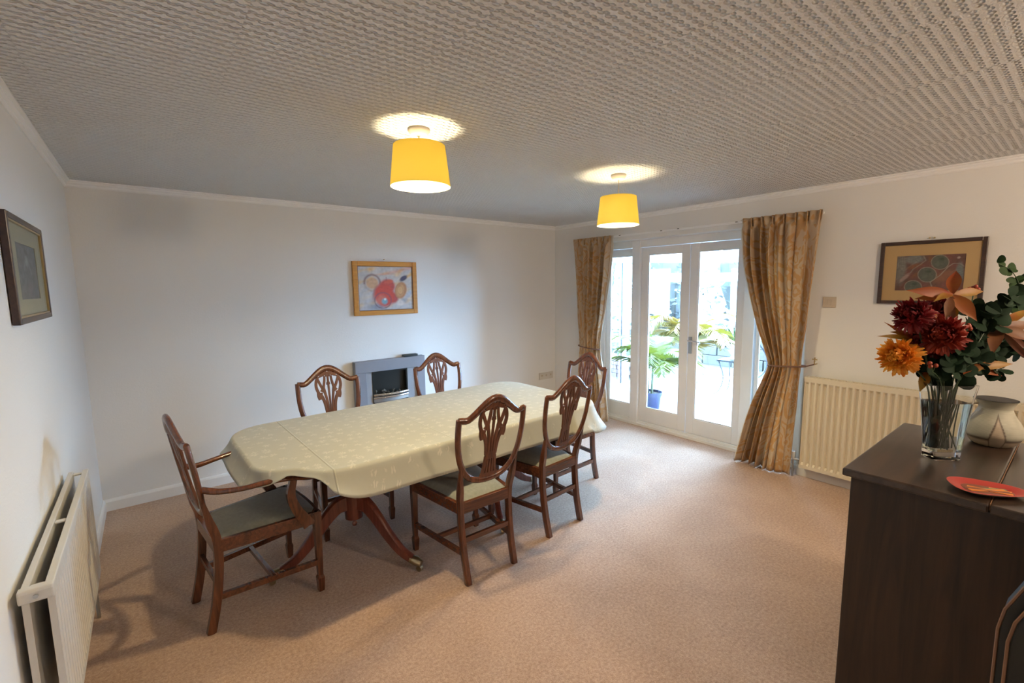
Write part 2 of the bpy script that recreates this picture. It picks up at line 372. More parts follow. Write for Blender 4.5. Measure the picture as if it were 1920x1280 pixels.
# ================================================================== STRUCTURE
struct(box('floor', 'carpet', (-0.15, XD+0.0, YB-0.2, 0.15, -0.12, 0.0)))
struct(box('ceiling', 'ceiling_paper', (-0.15, W+0.3, YB-0.2, 0.15, H, H+0.12)))
struct(box('wall_left', 'wall_paper', (-0.15, 0, YB-0.2, 0.15, -0.1, H)))
struct(box('wall_back', 'wall_paper', (-0.15, W+0.3, 0, 0.15, -0.1, H)))
OY0, OY1, OZ = -0.66, -2.94, 2.09      # opening for the doors
mb = MB(); mb.box(W, W+0.3, OY0, 0.0, -0.1, H); mb.box(W, W+0.3, YB-0.2, OY1, -0.1, H); mb.box(W, W+0.3, OY1, OY0, OZ, H)
struct(mb.build('wall_right', 'wall_paper'))
struct(box('wall_front', 'wall_paper', (-0.15, W+0.3, YB-0.15, YB, -0.1, H)))
# coving strips with a small step moulding
def coving(name, horiz, lo, hi, at, sgn):
    prof = [(0, -0.045), (0.006, -0.045), (0.012, -0.038), (0.012, -0.028), (0.022, -0.020), (0.022, -0.012), (0.034, -0.008), (0.034, 0), (0, 0)]
    mb = MB()
    if horiz == 'x': mb.prism([(at+sgn*p, H+q) for p, q in prof], 'x', lo, hi)
    else: mb.prism([(at+sgn*p, H+q) for p, q in prof], 'y', lo, hi)
    struct(mb.build(name, 'trim_white'))
coving('trim_1', 'x', 0, W, 0, -1); coving('trim_2', 'y', YB, 0, 0, 1); coving('trim_3', 'y', YB, 0, W, -1)
def skirt(name, pts, axis, lo, hi): struct(MB().prism(pts, axis, lo, hi).build(name, 'gloss_white'))
sk = [(0, 0), (0.016, 0), (0.016, 0.068), (0.010, 0.082), (0.004, 0.088), (0, 0.088)]
skirt('baseboard_back', [(-p, q) for p, q in sk], 'x', 0, W); skirt('baseboard_left', [(p, q) for p, q in sk], 'y', YB, 0)
skirt('baseboard_right', [(W-p, q) for p, q in sk], 'y', YB, OY1); skirt('baseboard_right_corner', [(W-p, q) for p, q in sk], 'y', OY0, 0)

# ---- french doors with sidelights
fr = thing('trim_4', 'white painted frame around the garden doors', 'frame'); struct(fr); del fr['category']
mb = MB(); x0, x1 = XD-0.01, XD+0.09
def fbox(b, name='door_frame', bevel=0.004): return box(name, 'gloss_white', b, fr, bevel)
fbox((XD-0.02, x1, -0.72, OY0, 0, OZ)); fbox((XD-0.02, x1, OY1, -2.88, 0, OZ))
fbox((XD-0.035, x1, -1.218, -1.115, 0, OZ), 'mullion'); fbox((XD-0.035, x1, -2.475, -2.372, 0, OZ), 'mullion')
fbox((XD-0.022, x1, OY1, OY0, 2.012, OZ), 'head_rail')
fbox((XD-0.045, x1, OY1, OY0, -0.02, 0.030), 'threshold'); fbox((XD-0.020, x1, OY1, OY0, 0.030, 0.052), 'sill_bar')
def leaf(name, ya, yb, stile, ya_g, yb_g, lab):
    """ya > yb ; glass between ya_g and yb_g"""
    r = thing(name, lab, 'door'); struct(r); del r['category']
    xa, xb = XD, XD+0.045
    mb = MB(); mb.box(xa, xb, ya_g, ya, 0.055, 2.008); mb.box(xa, xb, yb, yb_g, 0.055, 2.008)
    mb.box(xa, xb, yb_g, ya_g, 0.055, 0.212); mb.box(xa, xb, yb_g, ya_g, 1.932, 2.008)
    mb.build('door_leaf', 'gloss_white', r, bevel=0.003)
    mb = MB(); g = 0.012
    mb.box(xa+0.006, xa+0.02, ya_g-g, ya_g, 0.212, 1.932); mb.box(xa+0.006, xa+0.02, yb_g, yb_g+g, 0.212, 1.932)
    mb.box(xa+0.006, xa+0.02, yb_g+g, ya_g-g, 0.212, 0.212+g); mb.box(xa+0.006, xa+0.02, yb_g+g, ya_g-g, 1.932-g, 1.932)
    mb.build('glazing_bead', 'gloss_white', r)
    box('pane', 'pane', (xa+0.020, xa+0.026, yb_g, ya_g, 0.212, 1.932), r); return r
leaf('window_2', -0.725, -1.112, 0, -0.775, -1.098, 'narrow fixed glazed panel beside the left curtain')
d1_ = leaf('door_1', -1.222, -1.802, 0, -1.305, -1.715, 'left leaf of the white glazed garden doors')
d2_ = leaf('door_2', -1.808, -2.368, 0, -1.893, -2.298, 'right leaf of the white glazed garden doors')
leaf('window_3', -2.480, -2.875, 0, -2.500, -2.83, 'narrow fixed glazed panel behind the right curtain')
mb = MB(); mb.sweep([(XD-0.012, -1.838, 0.895), (XD-0.012, -1.838, 1.068)], 0.006, 0.017, nrm=(0, 1, 0), square='soft')
hpl = mb.build('handle_plate', 'steel', d2_, smooth=True)
hp = MB(); hp.sweep([(XD, -1.838, 1.03), (XD-0.05, -1.838, 1.03)], 0.008); hp.sweep(bez([(XD-0.05, -1.832, 1.03), (XD-0.052, -1.89, 1.028), (XD-0.048, -1.96, 1.020)], 8), 0.008, 0.008)
hp.build('door_handle', 'chrome', hpl, smooth=True)

# ================================================================== CONSERVATORY AND GARDEN
PLAN = [(4.86, 0.22), (6.10, 0.08), (7.22, -0.28), (7.86, -0.92), (7.98, -2.7), (6.9, -3.7), (4.86, -3.9)]
cf = MB(); cf.prism([(XD+0.09, -3.9), (XD+0.09, 0.22)]+PLAN, 'z', -0.08, -0.005); struct(cf.build('floor_1', 'conservatory_tile'), 'pale tiled conservatory floor beyond the doors')
cw = thing('window_4', 'white framed conservatory glazing beyond the doors', 'window'); struct(cw); del cw['category']
for i, (a, b) in enumerate(zip(PLAN, PLAN[1:])):
    A, B = Vector((*a, 0)), Vector((*b, 0)); d = (B-A); L = d.length; u = d/L; n = Vector((-u.y, u.x, 0))
    def seg(name, s0, s1, z0, z1, t0, t1, mat='upvc_white'):
        vs = [A+u*s_+n*t_+Vector((0, 0, z_)) for s_ in (s0, s1) for t_ in (t0, t1) for z_ in (z0, z1)]
        return MB().add(vs, [(0, 1, 3, 2), (4, 6, 7, 5), (0, 4, 5, 1), (2, 3, 7, 6), (0, 2, 6, 4), (1, 5, 7, 3)]).build(name, mat, cw)
    seg('corner_post', -0.05, 0.06, -0.005, 2.1, -0.05, 0.05)
    seg('bottom_rail', 0.06, L-0.05, -0.005, 0.10, -0.03, 0.03); seg('head_rail', 0.06, L-0.05, 1.94, 2.12, -0.04, 0.04)
    if i > 0: seg('transom', 0.06, L-0.05, 1.64, 1.775, -0.03, 0.03)
    seg('pane', 0.06, L-0.05, 0.10, 1.94, -0.003, 0.003, 'pane')
    if L > 1.2 and i > 0: seg('mullion', L*0.5-0.035, L*0.5+0.035, 0.10, 1.64, -0.028, 0.028)
gk = MB(); gk.sweep([(6.00, 0.055, 0.1), (6.00, 0.055, 1.93)], 0.009, 0.009, square=True); gk.build('gasket', 'iron_black', cw)
apex = Vector((4.87, -1.84, 2.75)); cr = thing('window_5', 'glazed conservatory roof with white bars', 'window'); struct(cr); del cr['category']
for i, p in enumerate(PLAN[:-1]):
    q = PLAN[i+1]; P0 = Vector((p[0], p[1], 2.13)); P1 = Vector((q[0], q[1], 2.13))
    MB().add([P0, P1, apex], [(0, 1, 2)]).build('roof_pane', 'pane', cr)
    for P_ in ((P0+P1)/2, P1): MB().sweep([P_, apex], 0.025, 0.03, square=True).build('roof_bar', 'upvc_white', cr)
struct(box('ground', 'paving_grey', (4.9, 30, -16, 14, -0.20, -0.09)), 'grey paved patio beyond the conservatory')
gw = thing('garden_wall', 'low grey stone wall at the back of the patio', 'wall'); struct(gw); del gw['category']
for k in range(14):
    for r in range(3):
        y0 = 3.2-k*0.62-(0.31 if r % 2 else 0); box('stone', 'stone_grey', (9.6+random.uniform(-0.01, 0.01), 9.9, y0-0.60, y0, -0.09+r*0.21, 0.11+r*0.21), gw, 0.008)
def foliage(name, lab, c, size, n, mat, leaf_=0.09):
    mb = MB()
    for i in range(n):
        p = Vector((random.gauss(0, .42), random.gauss(0, .42), random.random())); r = 1-0.08*p.z
        q = Vector((c[0]+max(-1, min(1, p.x))*size[0]*r, c[1]+max(-1, min(1, p.y))*size[1]*r, c[2]+p.z*size[2]))
        a = Vector((random.uniform(-1, 1), random.uniform(-1, 1), random.uniform(-.4, .8))).normalized(); b = a.orthogonal().normalized()
        l = leaf_*random.uniform(.6, 1.3); mb.add([q, q+a*l*.5+b*l*.3, q+a*l, q+a*l*.5-b*l*.3], [(0, 1, 2, 3)])
    core = MB(); core.grid(lambda u, v: (c[0]+math.cos(u*2*PI)*size[0]*0.75*math.sin(max(.05, v)*PI*.93), c[1]+math.sin(u*2*PI)*size[1]*0.75*math.sin(max(.05, v)*PI*.93), c[2]+size[2]*0.95*v), 14, 8, closed_u=True)
    r = thing(name, lab, 'shrub', (0, 0, 0)); o = mb.build('foliage', mat, r); o['kind'] = 'stuff'; core.build('branches', 'hedge_green', r); return r
foliage('garden_tree', 'tall green shrub seen through the left pane of the conservatory', (9.0, 3.7, -0.05), (1.1, 1.2, 4.2), 2400, 'hedge_green', .16)
foliage('garden_tree', 'green hedge seen through the middle door pane', (11.7, 3.1, -0.05), (1.0, 1.25, 4.1), 2600, 'hedge_green', .18)
foliage('garden_tree', 'green hedge behind the low grey wall, seen through the right door pane', (11.8, 0.6, -0.05), (1.0, 1.25, 3.9), 2600, 'hedge_green', .18)
foliage('garden_tree', 'green hedge at the far right of the garden beyond the doors', (12.2, -3.9, -0.05), (1.2, 2.2, 3.3), 2400, 'hedge_green', .18)
foliage('garden_shrub', 'low leafy plant outside the narrow left window panel', (8.0, 1.9, -0.09), (0.5, 0.6, 0.8), 600, 'palm_green', .12)
gb = thing('brick_planter', 'low red brick planter outside the narrow left window panel', 'planter', (7.2, 1.35, -0.09))
for r in range(5):
    for k in range(5): box('brick', 'red_brick', (-0.1+random.uniform(-.003, .003), 0.0, -0.55+k*0.225-(.11 if r % 2 else 0), -0.34+k*0.225-(.11 if r % 2 else 0), r*0.075, r*0.075+0.065), gb)
    for k in range(2): box('brick', 'red_brick', (0.02+k*.225, 0.225+k*.225, -0.55, -0.45, r*0.075, r*0.075+0.065), gb)
box('planter_core', 'soil', (0, 0.45, -0.45, 0.5, 0, 0.34), gb)
def palm(lab, loc, pot_r, pot_h, trunk_h, nf, flen, leafm, stemm, seed, droop=1.0, tilt=(0.15, 1.0)):
    random.seed(seed); r = thing('potted_palm', lab, 'plant', loc, 0, 'palms in the conservatory')
    pot = MB().lathe([(pot_r*.78, 0), (pot_r*.95, pot_h*.8), (pot_r, pot_h*.8), (pot_r, pot_h), (pot_r*.9, pot_h), (pot_r*.86, pot_h*.85)], seg=28).build('pot', 'blue_glaze', r, smooth=True)
    MB().lathe([(0.0, pot_h*.9), (pot_r*.5, pot_h*.93), (pot_r*.88, pot_h*.86)], seg=20).build('soil', 'soil', pot)
    for k in range(3):
        a = k*2.1; MB().sweep([(0.03*math.cos(a), 0.03*math.sin(a), pot_h*.85), (0.05*math.cos(a), 0.05*math.sin(a), trunk_h)], lambda t: lerp(.016, .009, t)).build('stem', stemm, r, smooth=True)
    for k in range(nf):
        a = k*2.399+random.uniform(-.2, .2); el = random.uniform(*tilt); L = flen*random.uniform(.75, 1.1)
        base = Vector((0.04*math.cos(a), 0.04*math.sin(a), trunk_h*random.uniform(.75, 1))); pts = []
        for j in range(13):
            t = j/12; e = el+(-1.35*droop-el*0.55)*t*t*0.9
            if j == 0: p = base
            else: p = pts[-1]+Vector((math.cos(a)*math.cos(e), math.sin(a)*math.cos(e), math.sin(e)))*L/12
            pts.append(p)
        mb = MB(); mb.sweep(pts, lambda t: lerp(.005, .0015, t), seg=4)
        for j in range(2, 13):
            for sd in (-1, 1):
                for h in (0, .5):
                    q = pts[j]+(pts[min(12, j+1)]-pts[j])*h; t = (pts[j]-pts[j-1]).normalized(); side = t.cross(Vector((0, 0, 1))).normalized()*sd
                    l = 0.24*flen*1.2*math.sin(PI*min(1, (j+.8)/13.5))+.04; d = (t*.75+side*.9+Vector((0, 0, -.18*droop+random.uniform(-.1, .1)))).normalized()
                    w_ = t*0.011; mid = q+d*l*.5+Vector((0, 0, -.01)); mb.add([q-w_, q+w_, mid+w_*1.4, q+d*l+Vector((0, 0, -.18*l)), mid-w_*1.4], [(0, 1, 2, 3, 4)])
        mb.build('frond', leafm, r)
    return r
palm('green palm with fan of narrow fronds in a blue glazed pot, nearest the doors', (5.40, -0.90, -0.005), .145, .235, .62, 22, .66, 'palm_leaf_green', 'palm_green', 3, 1.0, (.35, 1.35))
palm('tall yellowing palm in a blue pot behind the door handle', (6.35, -0.86, -0.005), .13, .25, .85, 22, .80, 'palm_leaf_yellow', 'palm_yellow', 11, 1.15, (.25, 1.3))
random.seed(5)
gt = thing('garden_table', 'round black metal table with curved legs on the patio', 'table', (8.9, -1.0, -0.09))
MB().lathe([(0.0, 0.70), (0.42, 0.70), (0.42, 0.725), (0, 0.725)], seg=32).build('tabletop', 'iron_black', gt)
for k in range(3):
    a = k*2.094+.5; MB().sweep(bez([(0.36*math.cos(a), 0.36*math.sin(a), .70), (.16*math.cos(a), .16*math.sin(a), .42), (.20*math.cos(a), .20*math.sin(a), .15), (.42*math.cos(a), .42*math.sin(a), 0)], 12), .013, seg=6).build('leg', 'iron_black', gt, smooth=True)
ps = thing('plant_stand', 'thin black metal stand with square top in the conservatory', 'stand', (6.95, -1.22, -0.005))
MB().box(-.17, .17, -.17, .17, .50, .52).build('stand_top', 'iron_black', ps)
for sx in (-1, 1):
    for sy in (-1, 1): MB().sweep(bez([(sx*.15, sy*.15, .5), (sx*.10, sy*.10, .28), (sx*.13, sy*.13, .08), (sx*.19, sy*.19, .01)], 10), .007, seg=6).build('leg', 'iron_black', ps, smooth=True)
ur = thing('white_urn', 'white urn with spiky grey green plant on the metal stand', 'urn', (6.95, -1.22, 0.515))
MB().lathe([(0.06, 0), (.065, .02), (.035, .05), (.04, .07), (.09, .13), (.115, .20), (.125, .235), (.105, .235), (.09, .19), (0, .17)], seg=24).build('urn_body', 'urn_white', ur, smooth=True)
mb = MB()
for k in range(46):
    a = k*2.399; e = random.uniform(.3, 1.4); d = Vector((math.cos(a)*math.cos(e), math.sin(a)*math.cos(e), math.sin(e))); s_v = d.cross(Vector((0, 0, 1))).normalized()*.012; L = random.uniform(.22, .42)
    b0 = Vector((0, 0, .2)); mb.add([b0-s_v, b0+s_v, b0+d*L*.6+s_v, b0+d*L+Vector((0, 0, -.03)), b0+d*L*.6-s_v], [(0, 1, 2, 3, 4)])
mb.build('leaves', 'euc_light', ur)

# ================================================================== FIREPLACE
fp = thing('fireplace', 'grey painted electric fireplace surround on the back wall', 'fireplace', (0, 0, 0))
G = 'fire_grey'
box('header', G, (1.872, 2.605, -0.075, -0.001, 0.790, 0.900), fp, 0.003)
box('side_upright', G, (1.872, 1.980, -0.070, -0.001, 0.05, 0.790), fp, 0.003); box('side_upright', G, (2.520, 2.605, -0.070, -0.001, 0.05, 0.790), fp, 0.003)
mb = MB(); mb.box(1.98, 2.043, -0.045, -0.001, .05, .79); mb.box(2.416, 2.52, -0.045, -0.001, .05, .79); mb.box(2.043, 2.416, -0.045, -0.001, .05, .47); mb.box(2.043, 2.416, -0.045, -0.001, .785, .79)
mb.build('inner_panel', 'fire_grey_panel', fp)
box('plinth', G, (1.84, 2.64, -0.19, -0.017, 0.0, 0.05), fp, 0.004)
mb = MB(); mb.box(2.043, 2.416, -0.006, -0.002, .47, .785); mb.box(2.043, 2.058, -0.05, -0.006, .47, .785); mb.box(2.401, 2.416, -0.05, -0.006, .47, .785); mb.box(2.058, 2.401, -0.05, -0.006, .772, .785)
mb.build('firebox', 'firebox_black', fp)
mb = MB()
for k in range(46):
    c = Vector((random.uniform(2.075, 2.385), random.uniform(-.042, -.012), .50+random.random()**1.6*.085)); s_ = random.uniform(.010, .018)
    vs = [c+Vector(v)*s_*random.uniform(.7, 1.2) for v in ((1, 0, 0), (-1, 0, 0), (0, .7, 0), (0, -.7, 0), (0, 0, 1), (0, 0, -1))]
    mb.add(vs, [(0, 2, 4), (2, 1, 4), (1, 3, 4), (3, 0, 4), (2, 0, 5), (1, 2, 5), (3, 1, 5), (0, 3, 5)])
o = mb.build('coals', 'coal', fp); o['kind'] = 'stuff'
for z in (.535, .565):
    MB().sweep([(2.046+(2.410-2.046)*t, -0.062-.028*math.sin(PI*t), z-.012) for t in [k/14 for k in range(15)]], .011, .006, nrm=(0, 1, 0), seg=10).build('chrome_bar', 'chrome', fp, smooth=True)
MB().sweep([(2.046+(2.410-2.046)*t, -0.058-.022*math.sin(PI*t), .505) for t in [k/14 for k in range(15)]], .022, .004, nrm=(0, 1, 0), square=True).build('chrome_fret', 'steel', fp)
rb = thing('remote_control', 'small black box on the right end of the fireplace shelf', 'remote', (2.455, -0.042, 0.900))
MB().box(-.077, .077, -.028, .028, 0, .024).build('remote_body', 'black_plastic', rb, bevel=0.004)
MB().box(-.06, .02, -.018, .018, .024, .026).build('button_pad', 'firebox_black', rb)

# ================================================================== PICTURES
def painted(name, fn, nu, nv, place, parent):
    """fn(u,v)->rgb ; place(u,v)->xyz (v up)"""
    mb = MB(); mb.grid(lambda u, v: place(u, v), nu, nv); o = mb.build(name, 'print_paint', parent)
    ca = o.data.color_attributes.new('paint', 'FLOAT_COLOR', 'POINT')
    for j in range(nv):
        for i in range(nu):
            c = fn(i/(nu-1), j/(nv-1)); ca.data[j*nu+i].color = (*[max(0, min(1, q)) for q in c], 1)
    return o
def mixc(a, b, t): t = max(0, min(1, t)); return tuple(x+(y-x)*t for x, y in zip(a, b))
from mathutils import noise as mn
def ell(u, v, cx, cy, rx, ry, rot=0, soft=.15):
    du, dv = u-cx, v-cy; c, s = math.cos(rot), math.sin(rot); a = (du*c+dv*s)/rx; b = (-du*s+dv*c)/ry
    return max(0, min(1, (1-math.hypot(a, b))/soft))
def ring_(u, v, cx, cy, rx, ry, rot=0, w=.12):
    du, dv = u-cx, v-cy; c, s = math.cos(rot), math.sin(rot); r = math.hypot((du*c+dv*s)/rx, (-du*s+dv*c)/ry)
    return max(0, 1-abs(r-1)/w)
def seg_d(u, v, pts):
    best = 9
    for (a, b), (c, d) in zip(pts, pts[1:]):
        L = (c-a)**2+(d-b)**2; t = max(0, min(1, ((u-a)*(c-a)+(v-b)*(d-b))/L)); best = min(best, math.hypot(u-a-t*(c-a), v-b-t*(d-b)))
    return best
def gold_pic(u, v):
    A = 1.30; n = mn.noise(Vector((u*5, v*5, 1))); n2 = mn.noise(Vector((u*3+(v*4), v*9-u*6, 4))); n3 = mn.noise(Vector((u*22, v*22, 7)))
    c = (0.56, 0.54, 0.54)
    c = mixc(c, (0.70, 0.48, 0.22), max(0, n2*1.9)*(.45+.4*(v > .6))); c = mixc(c, (0.35, 0.45, 0.62), max(0, -n2*1.6)*(.45 if v < .5 else .15)); c = mixc(c, (.75, .72, .72), max(0, n)*.7)
    if v > .8: c = mixc(c, (.70, .22, .10), max(0, 1-abs((u-.72)+(v-.9)*(-3))*5)*.5)
    c = mixc(c, (0.60, 0.34, 0.17), ell(u, v, .25, .62, .13, .15, 0, .3)*.85); c = mixc(c, (0.16, 0.07, 0.08), ring_(u, v, .25, .63, .14, .18, 0, .22)*(.9 if v > .6 else .35))
    c = mixc(c, (0.22, 0.10, 0.12), ell(u, v, .30, .38, .07, .26, -.25, .5)*.6)
    c = mixc(c, (0.16, 0.22, 0.36), ell(u, v, .33, .08, .22, .10, 0, .6)*.7); c = mixc(c, (0.16, 0.22, 0.36), ell(u, v, .82, .2, .1, .07, .5, .7)*.6)
    c = mixc(c, (0.48, 0.06, 0.05), ell(u, v, .52, .55, .17, .19, 0, .3)); c = mixc(c, (0.40, 0.05, 0.05), ell(u, v, .62, .28, .12, .16, .2, .4)); c = mixc(c, (0.55, 0.05, 0.03), ell(u, v, .46, .34, .21, .30, .1, .25)); c = mixc(c, (0.62, 0.10, 0.06), ell(u, v, .55, .65, .10, .06, .3, .4))
    c = mixc(c, (0.12, 0.06, 0.10), ring_(u, v, .43, .22, .15, .18, 0, .12)*.8); c = mixc(c, (0.60, 0.20, 0.14), ell(u, v, .41, .24, .12, .14, 0, .5)*.6)
    c = mixc(c, (0.20, 0.42, 0.55), ell(u, v, .46, .2, .07, .09, 0, .5)); c = mixc(c, (.8, .85, .88), ell(u, v, .47, .25, .025, .03))
    c = mixc(c, (0.42, 0.19, 0.08), ell(u, v, .77, .45, .125, .22, -.15, .2)); c = mixc(c, (0.64, 0.38, 0.18), ell(u, v, .76, .45, .095, .18, -.15, .5)); c = mixc(c, (0.30, 0.12, 0.06), ring_(u, v, .76, .45, .05, .10, 0, .2)*.5); c = mixc(c, (.78, .72, .68), ell(u, v, .76, .15, .09, .09, 0, .5)*.8)
    c = mixc(c, (0.06, 0.06, 0.13), ell(u, v, .83, .73, .11, .06, .75, .4)); c = mixc(c, (0.20, .03, .03), 1-seg_d(u, v, [(.50, .66), (.505, .76)])/.007)
    return tuple(q*(1+.16*n3) for q in c)
gp = thing('framed_painting', 'bright still life of red and orange fruit in a gold wooden frame', 'picture', (0, 0, 0))
mb = MB()
def frame4(mb, a0, a1, b0, b1, w, d0, d1, axis, mi=0):
    """frame ring in plane; axis 'y': a=x,b=z,depth=y ; axis 'x': a=y"""
    for (p0, p1, q0, q1) in ((a0, a0+w, b0, b1), (a1-w, a1, b0, b1), (a0+w, a1-w, b0, b0+w), (a0+w, a1-w, b1-w, b1)):
        if axis == 'y': mb.box(p0, p1, d0, d1, q0, q1, mi)
        else: mb.box(d0, d1, p0, p1, q0, q1, mi)
frame4(mb, 1.912, 2.571, 1.338, 1.858, .046, -.030, -.003, 'y'); mb.build('picture_frame', 'gold_wood', gp, bevel=.004)
mb = MB(); frame4(mb, 1.955, 2.528, 1.381, 1.815, .008, -.026, -.006, 'y'); mb.build('inner_slip', 'rope_brown', gp)
painted('painting', gold_pic, 110, 84, lambda u, v: (1.96+u*.563, -.018, 1.386+v*.424), gp)
box('backing_board', 'cream_mat', (1.93, 2.55, -.016, -.003, 1.35, 1.84), gp)
MB().sweep([(2.235, -.0, 1.880), (2.235, -.014, 1.880)], .005).build('hanging_pin', 'brass', gp)
def brown_pic(u, v):
    n = mn.noise(Vector((u*6, v*5, 2))); n3 = mn.noise(Vector((u*30, v*24, 5)))
    c = mixc((0.10, 0.045, 0.035), (0.17, 0.055, 0.045), .5+n)
    c = mixc(c, (.17, .19, .18), ell(u, v, .06, .62, .12, .55, 0, .5)*.8); c = mixc(c, (.18, .20, .20), ell(u, v, .26, .90, .18, .16, .1, .4)*.9)
    for k in range(4): c = mixc(c, (.28, .28, .26), (1-seg_d(u, v, [(.02+k*.03, 1.0), (.03+k*.035, .7-k*.02), (.12+k*.02, .58+k*.03), (.3, .75+k*.03)])/.012)*.5)
    c = mixc(c, (.20, .07, .025), ell(u, v, .28, .70, .17, .07, .55, .4)*.9); c = mixc(c, (.30, .30, .26), (1-seg_d(u, v, [(.40, .98), (.44, .86), (.36, .74), (.26, .62), (.22, .5)])/.013)*.8)
    c = mixc(c, (.34, .24, .22), ell(u, v, .14, .38, .05, .18, -.5, .5)*.9); c = mixc(c, (.19, .07, .025), ell(u, v, .50, .90, .04, .14, 0, .6)*.8); c = mixc(c, (.19, .07, .025), ell(u, v, .30, .45, .05, .12, -.4, .6)*.8)
    c = mixc(c, (.22, .09, .05), ell(u, v, .72, .40, .28, .13, .95, .5)*.9); c = mixc(c, (.15, .19, .19), ell(u, v, .93, .45, .07, .38, 0, .4)*.9)
    c = mixc(c, (.32, .32, .28), (1-seg_d(u, v, [(.56, .10), (.53, .24), (.66, .42), (.77, .66), (.83, .74), (.93, .74), (.98, .66)])/.012)*.9)
    for (cx, cy, rx, ry) in ((.645, .79, .125, .20), (.475, .45, .135, .21), (.28, .10, .13, .19)):
        c = mixc(c, (.075, .095, .075), ell(u, v, cx, cy, rx, ry, .1, .1)); c = mixc(c, (.02, .05, .03), ell(u, v, cx+.02, cy+.09, .05, .05, 0, .5)*.8)
        c = mixc(c, (.13, .15, .12), ell(u, v, cx-.03, cy-.05, .06, .08, 0, .8)*.5); c = mixc(c, (.34, .34, .28), ring_(u, v, cx, cy, rx, ry, .1, .06)*.95)
    c = mixc(c, (.4, .3, .28), ell(u, v, .90, .90, .03, .04, 0, .5)); return tuple(q*(1+.3*n3) for q in c)
dp = thing('framed_picture', 'dark framed print of green ovals on brown with a tan mount', 'picture', (0, 0, 0))
mb = MB(); frame4(mb, -3.936, -3.394, 1.447, 1.879, .024, W-.024, W-.002, 'x'); mb.build('picture_frame', 'picture_wood', dp, bevel=.003)
mb = MB(); frame4(mb, -3.914, -3.416, 1.469, 1.857, .075, W-.014, W-.010, 'x')
mb = MB()
for (p0, p1, q0, q1) in ((-3.914, -3.841, 1.469, 1.857), (-3.490, -3.416, 1.469, 1.857), (-3.841, -3.490, 1.469, 1.541), (-3.841, -3.490, 1.779, 1.857)): mb.box(W-.014, W-.011, p0, p1, q0, q1)
mb.build('mount', 'tan_mat', dp)
painted('print', brown_pic, 110, 74, lambda u, v: (W-.010, -3.490-u*.351, 1.541+v*.238), dp)
box('backing_board', 'cream_mat', (W-.009, W-.002, -3.914, -3.416, 1.469, 1.857), dp)
box('glass', 'picture_glass', (W-.0185, W-.0165, -3.912, -3.418, 1.471, 1.855), dp)
for dy in (-.012, .012): MB().sweep([(W, -3.665+dy, 1.893), (W-.012, -3.665+dy, 1.893)], .005).build('hanging_pin', 'brass', dp)
def grey_pic(u, v):
    n = mn.noise(Vector((u*7, v*9, 3))); n2 = mn.noise(Vector((u*25, v*30, 6)))
    c = mixc((.17, .17, .17), (.11, .12, .11), .5+n); c = mixc(c, (.30, .30, .31), ell(u, v, .5, .7, .10, .14, 0, .6)); c = mixc(c, (.28, .28, .29), (1-seg_d(u, v, [(.35, .55), (.48, .82), (.68, .5)])/.05)*.7)
    c = mixc(c, (.08, .06, .06), ell(u, v, .5, .86, .12, .08, 0, .6)*.7); c = mixc(c, (.22, .16, .16), ell(u, v, .55, .2, .2, .2, 0, .8)*.5); return tuple(q*(1+.3*n2) for q in c)
lp = thing('framed_picture', 'grey portrait print with a cream mount in a dark frame, left wall', 'picture', (0, 0, 0))
YA, YBp, ZA, ZB = -2.098, -1.405, 1.490, 1.879
mb = MB(); frame4(mb, YA, YBp, ZA, ZB, .022, .002, .024, 'x'); mb.build('picture_frame', 'picture_wood', lp, bevel=.003)
mb = MB(); frame4(mb, YA+.022, YBp-.022, ZA+.022, ZB-.022, .006, .008, .021, 'x'); mb.build('gold_slip', 'brass', lp)
mb = MB()
for (p0, p1, q0, q1) in ((YA+.028, -1.945, ZA+.028, ZB-.028), (-1.560, YBp-.028, ZA+.028, ZB-.028), (-1.945, -1.560, ZA+.028, 1.576), (-1.945, -1.560, 1.786, ZB-.028)): mb.box(.010, .013, p0, p1, q0, q1)
mb.build('mount', 'cream_mat', lp)
painted('print', grey_pic, 80, 50, lambda u, v: (.0105, -1.945+u*.385, 1.576+v*.21), lp)
box('backing_board', 'cream_mat', (.002, .0095, YA+.02, YBp-.02, ZA+.02, ZB-.02), lp)
box('glass', 'picture_glass', (.0155, .0175, YA+.024, YBp-.024, ZA+.024, ZB-.024), lp)

# ---- switch and socket
sw = thing('wall_switch', 'square beige switch plate between the curtain and the framed print', 'switch', (W, -3.093, 1.45))
MB().box(-.010, -.0005, -.045, .045, -.042, .042).build('plate', 'switch_beige', sw, bevel=.003); MB().box(-.014, -.009, -.013, .013, -.02, .02).build('rocker', 'switch_beige', sw, bevel=.002)
so = thing('wall_socket', 'wide pale socket plate low on the back wall near the corner', 'socket', (4.39, 0, 0.44))
MB().box(-.122, .122, -.010, -.0005, -.045, .045).build('plate', 'socket_white', so, bevel=.003)
for x in (-.075, .0, .075): MB().box(x-.012, x+.012, -.0125, -.0095, -.005, .018).build('socket_hole', 'switch_beige', so)

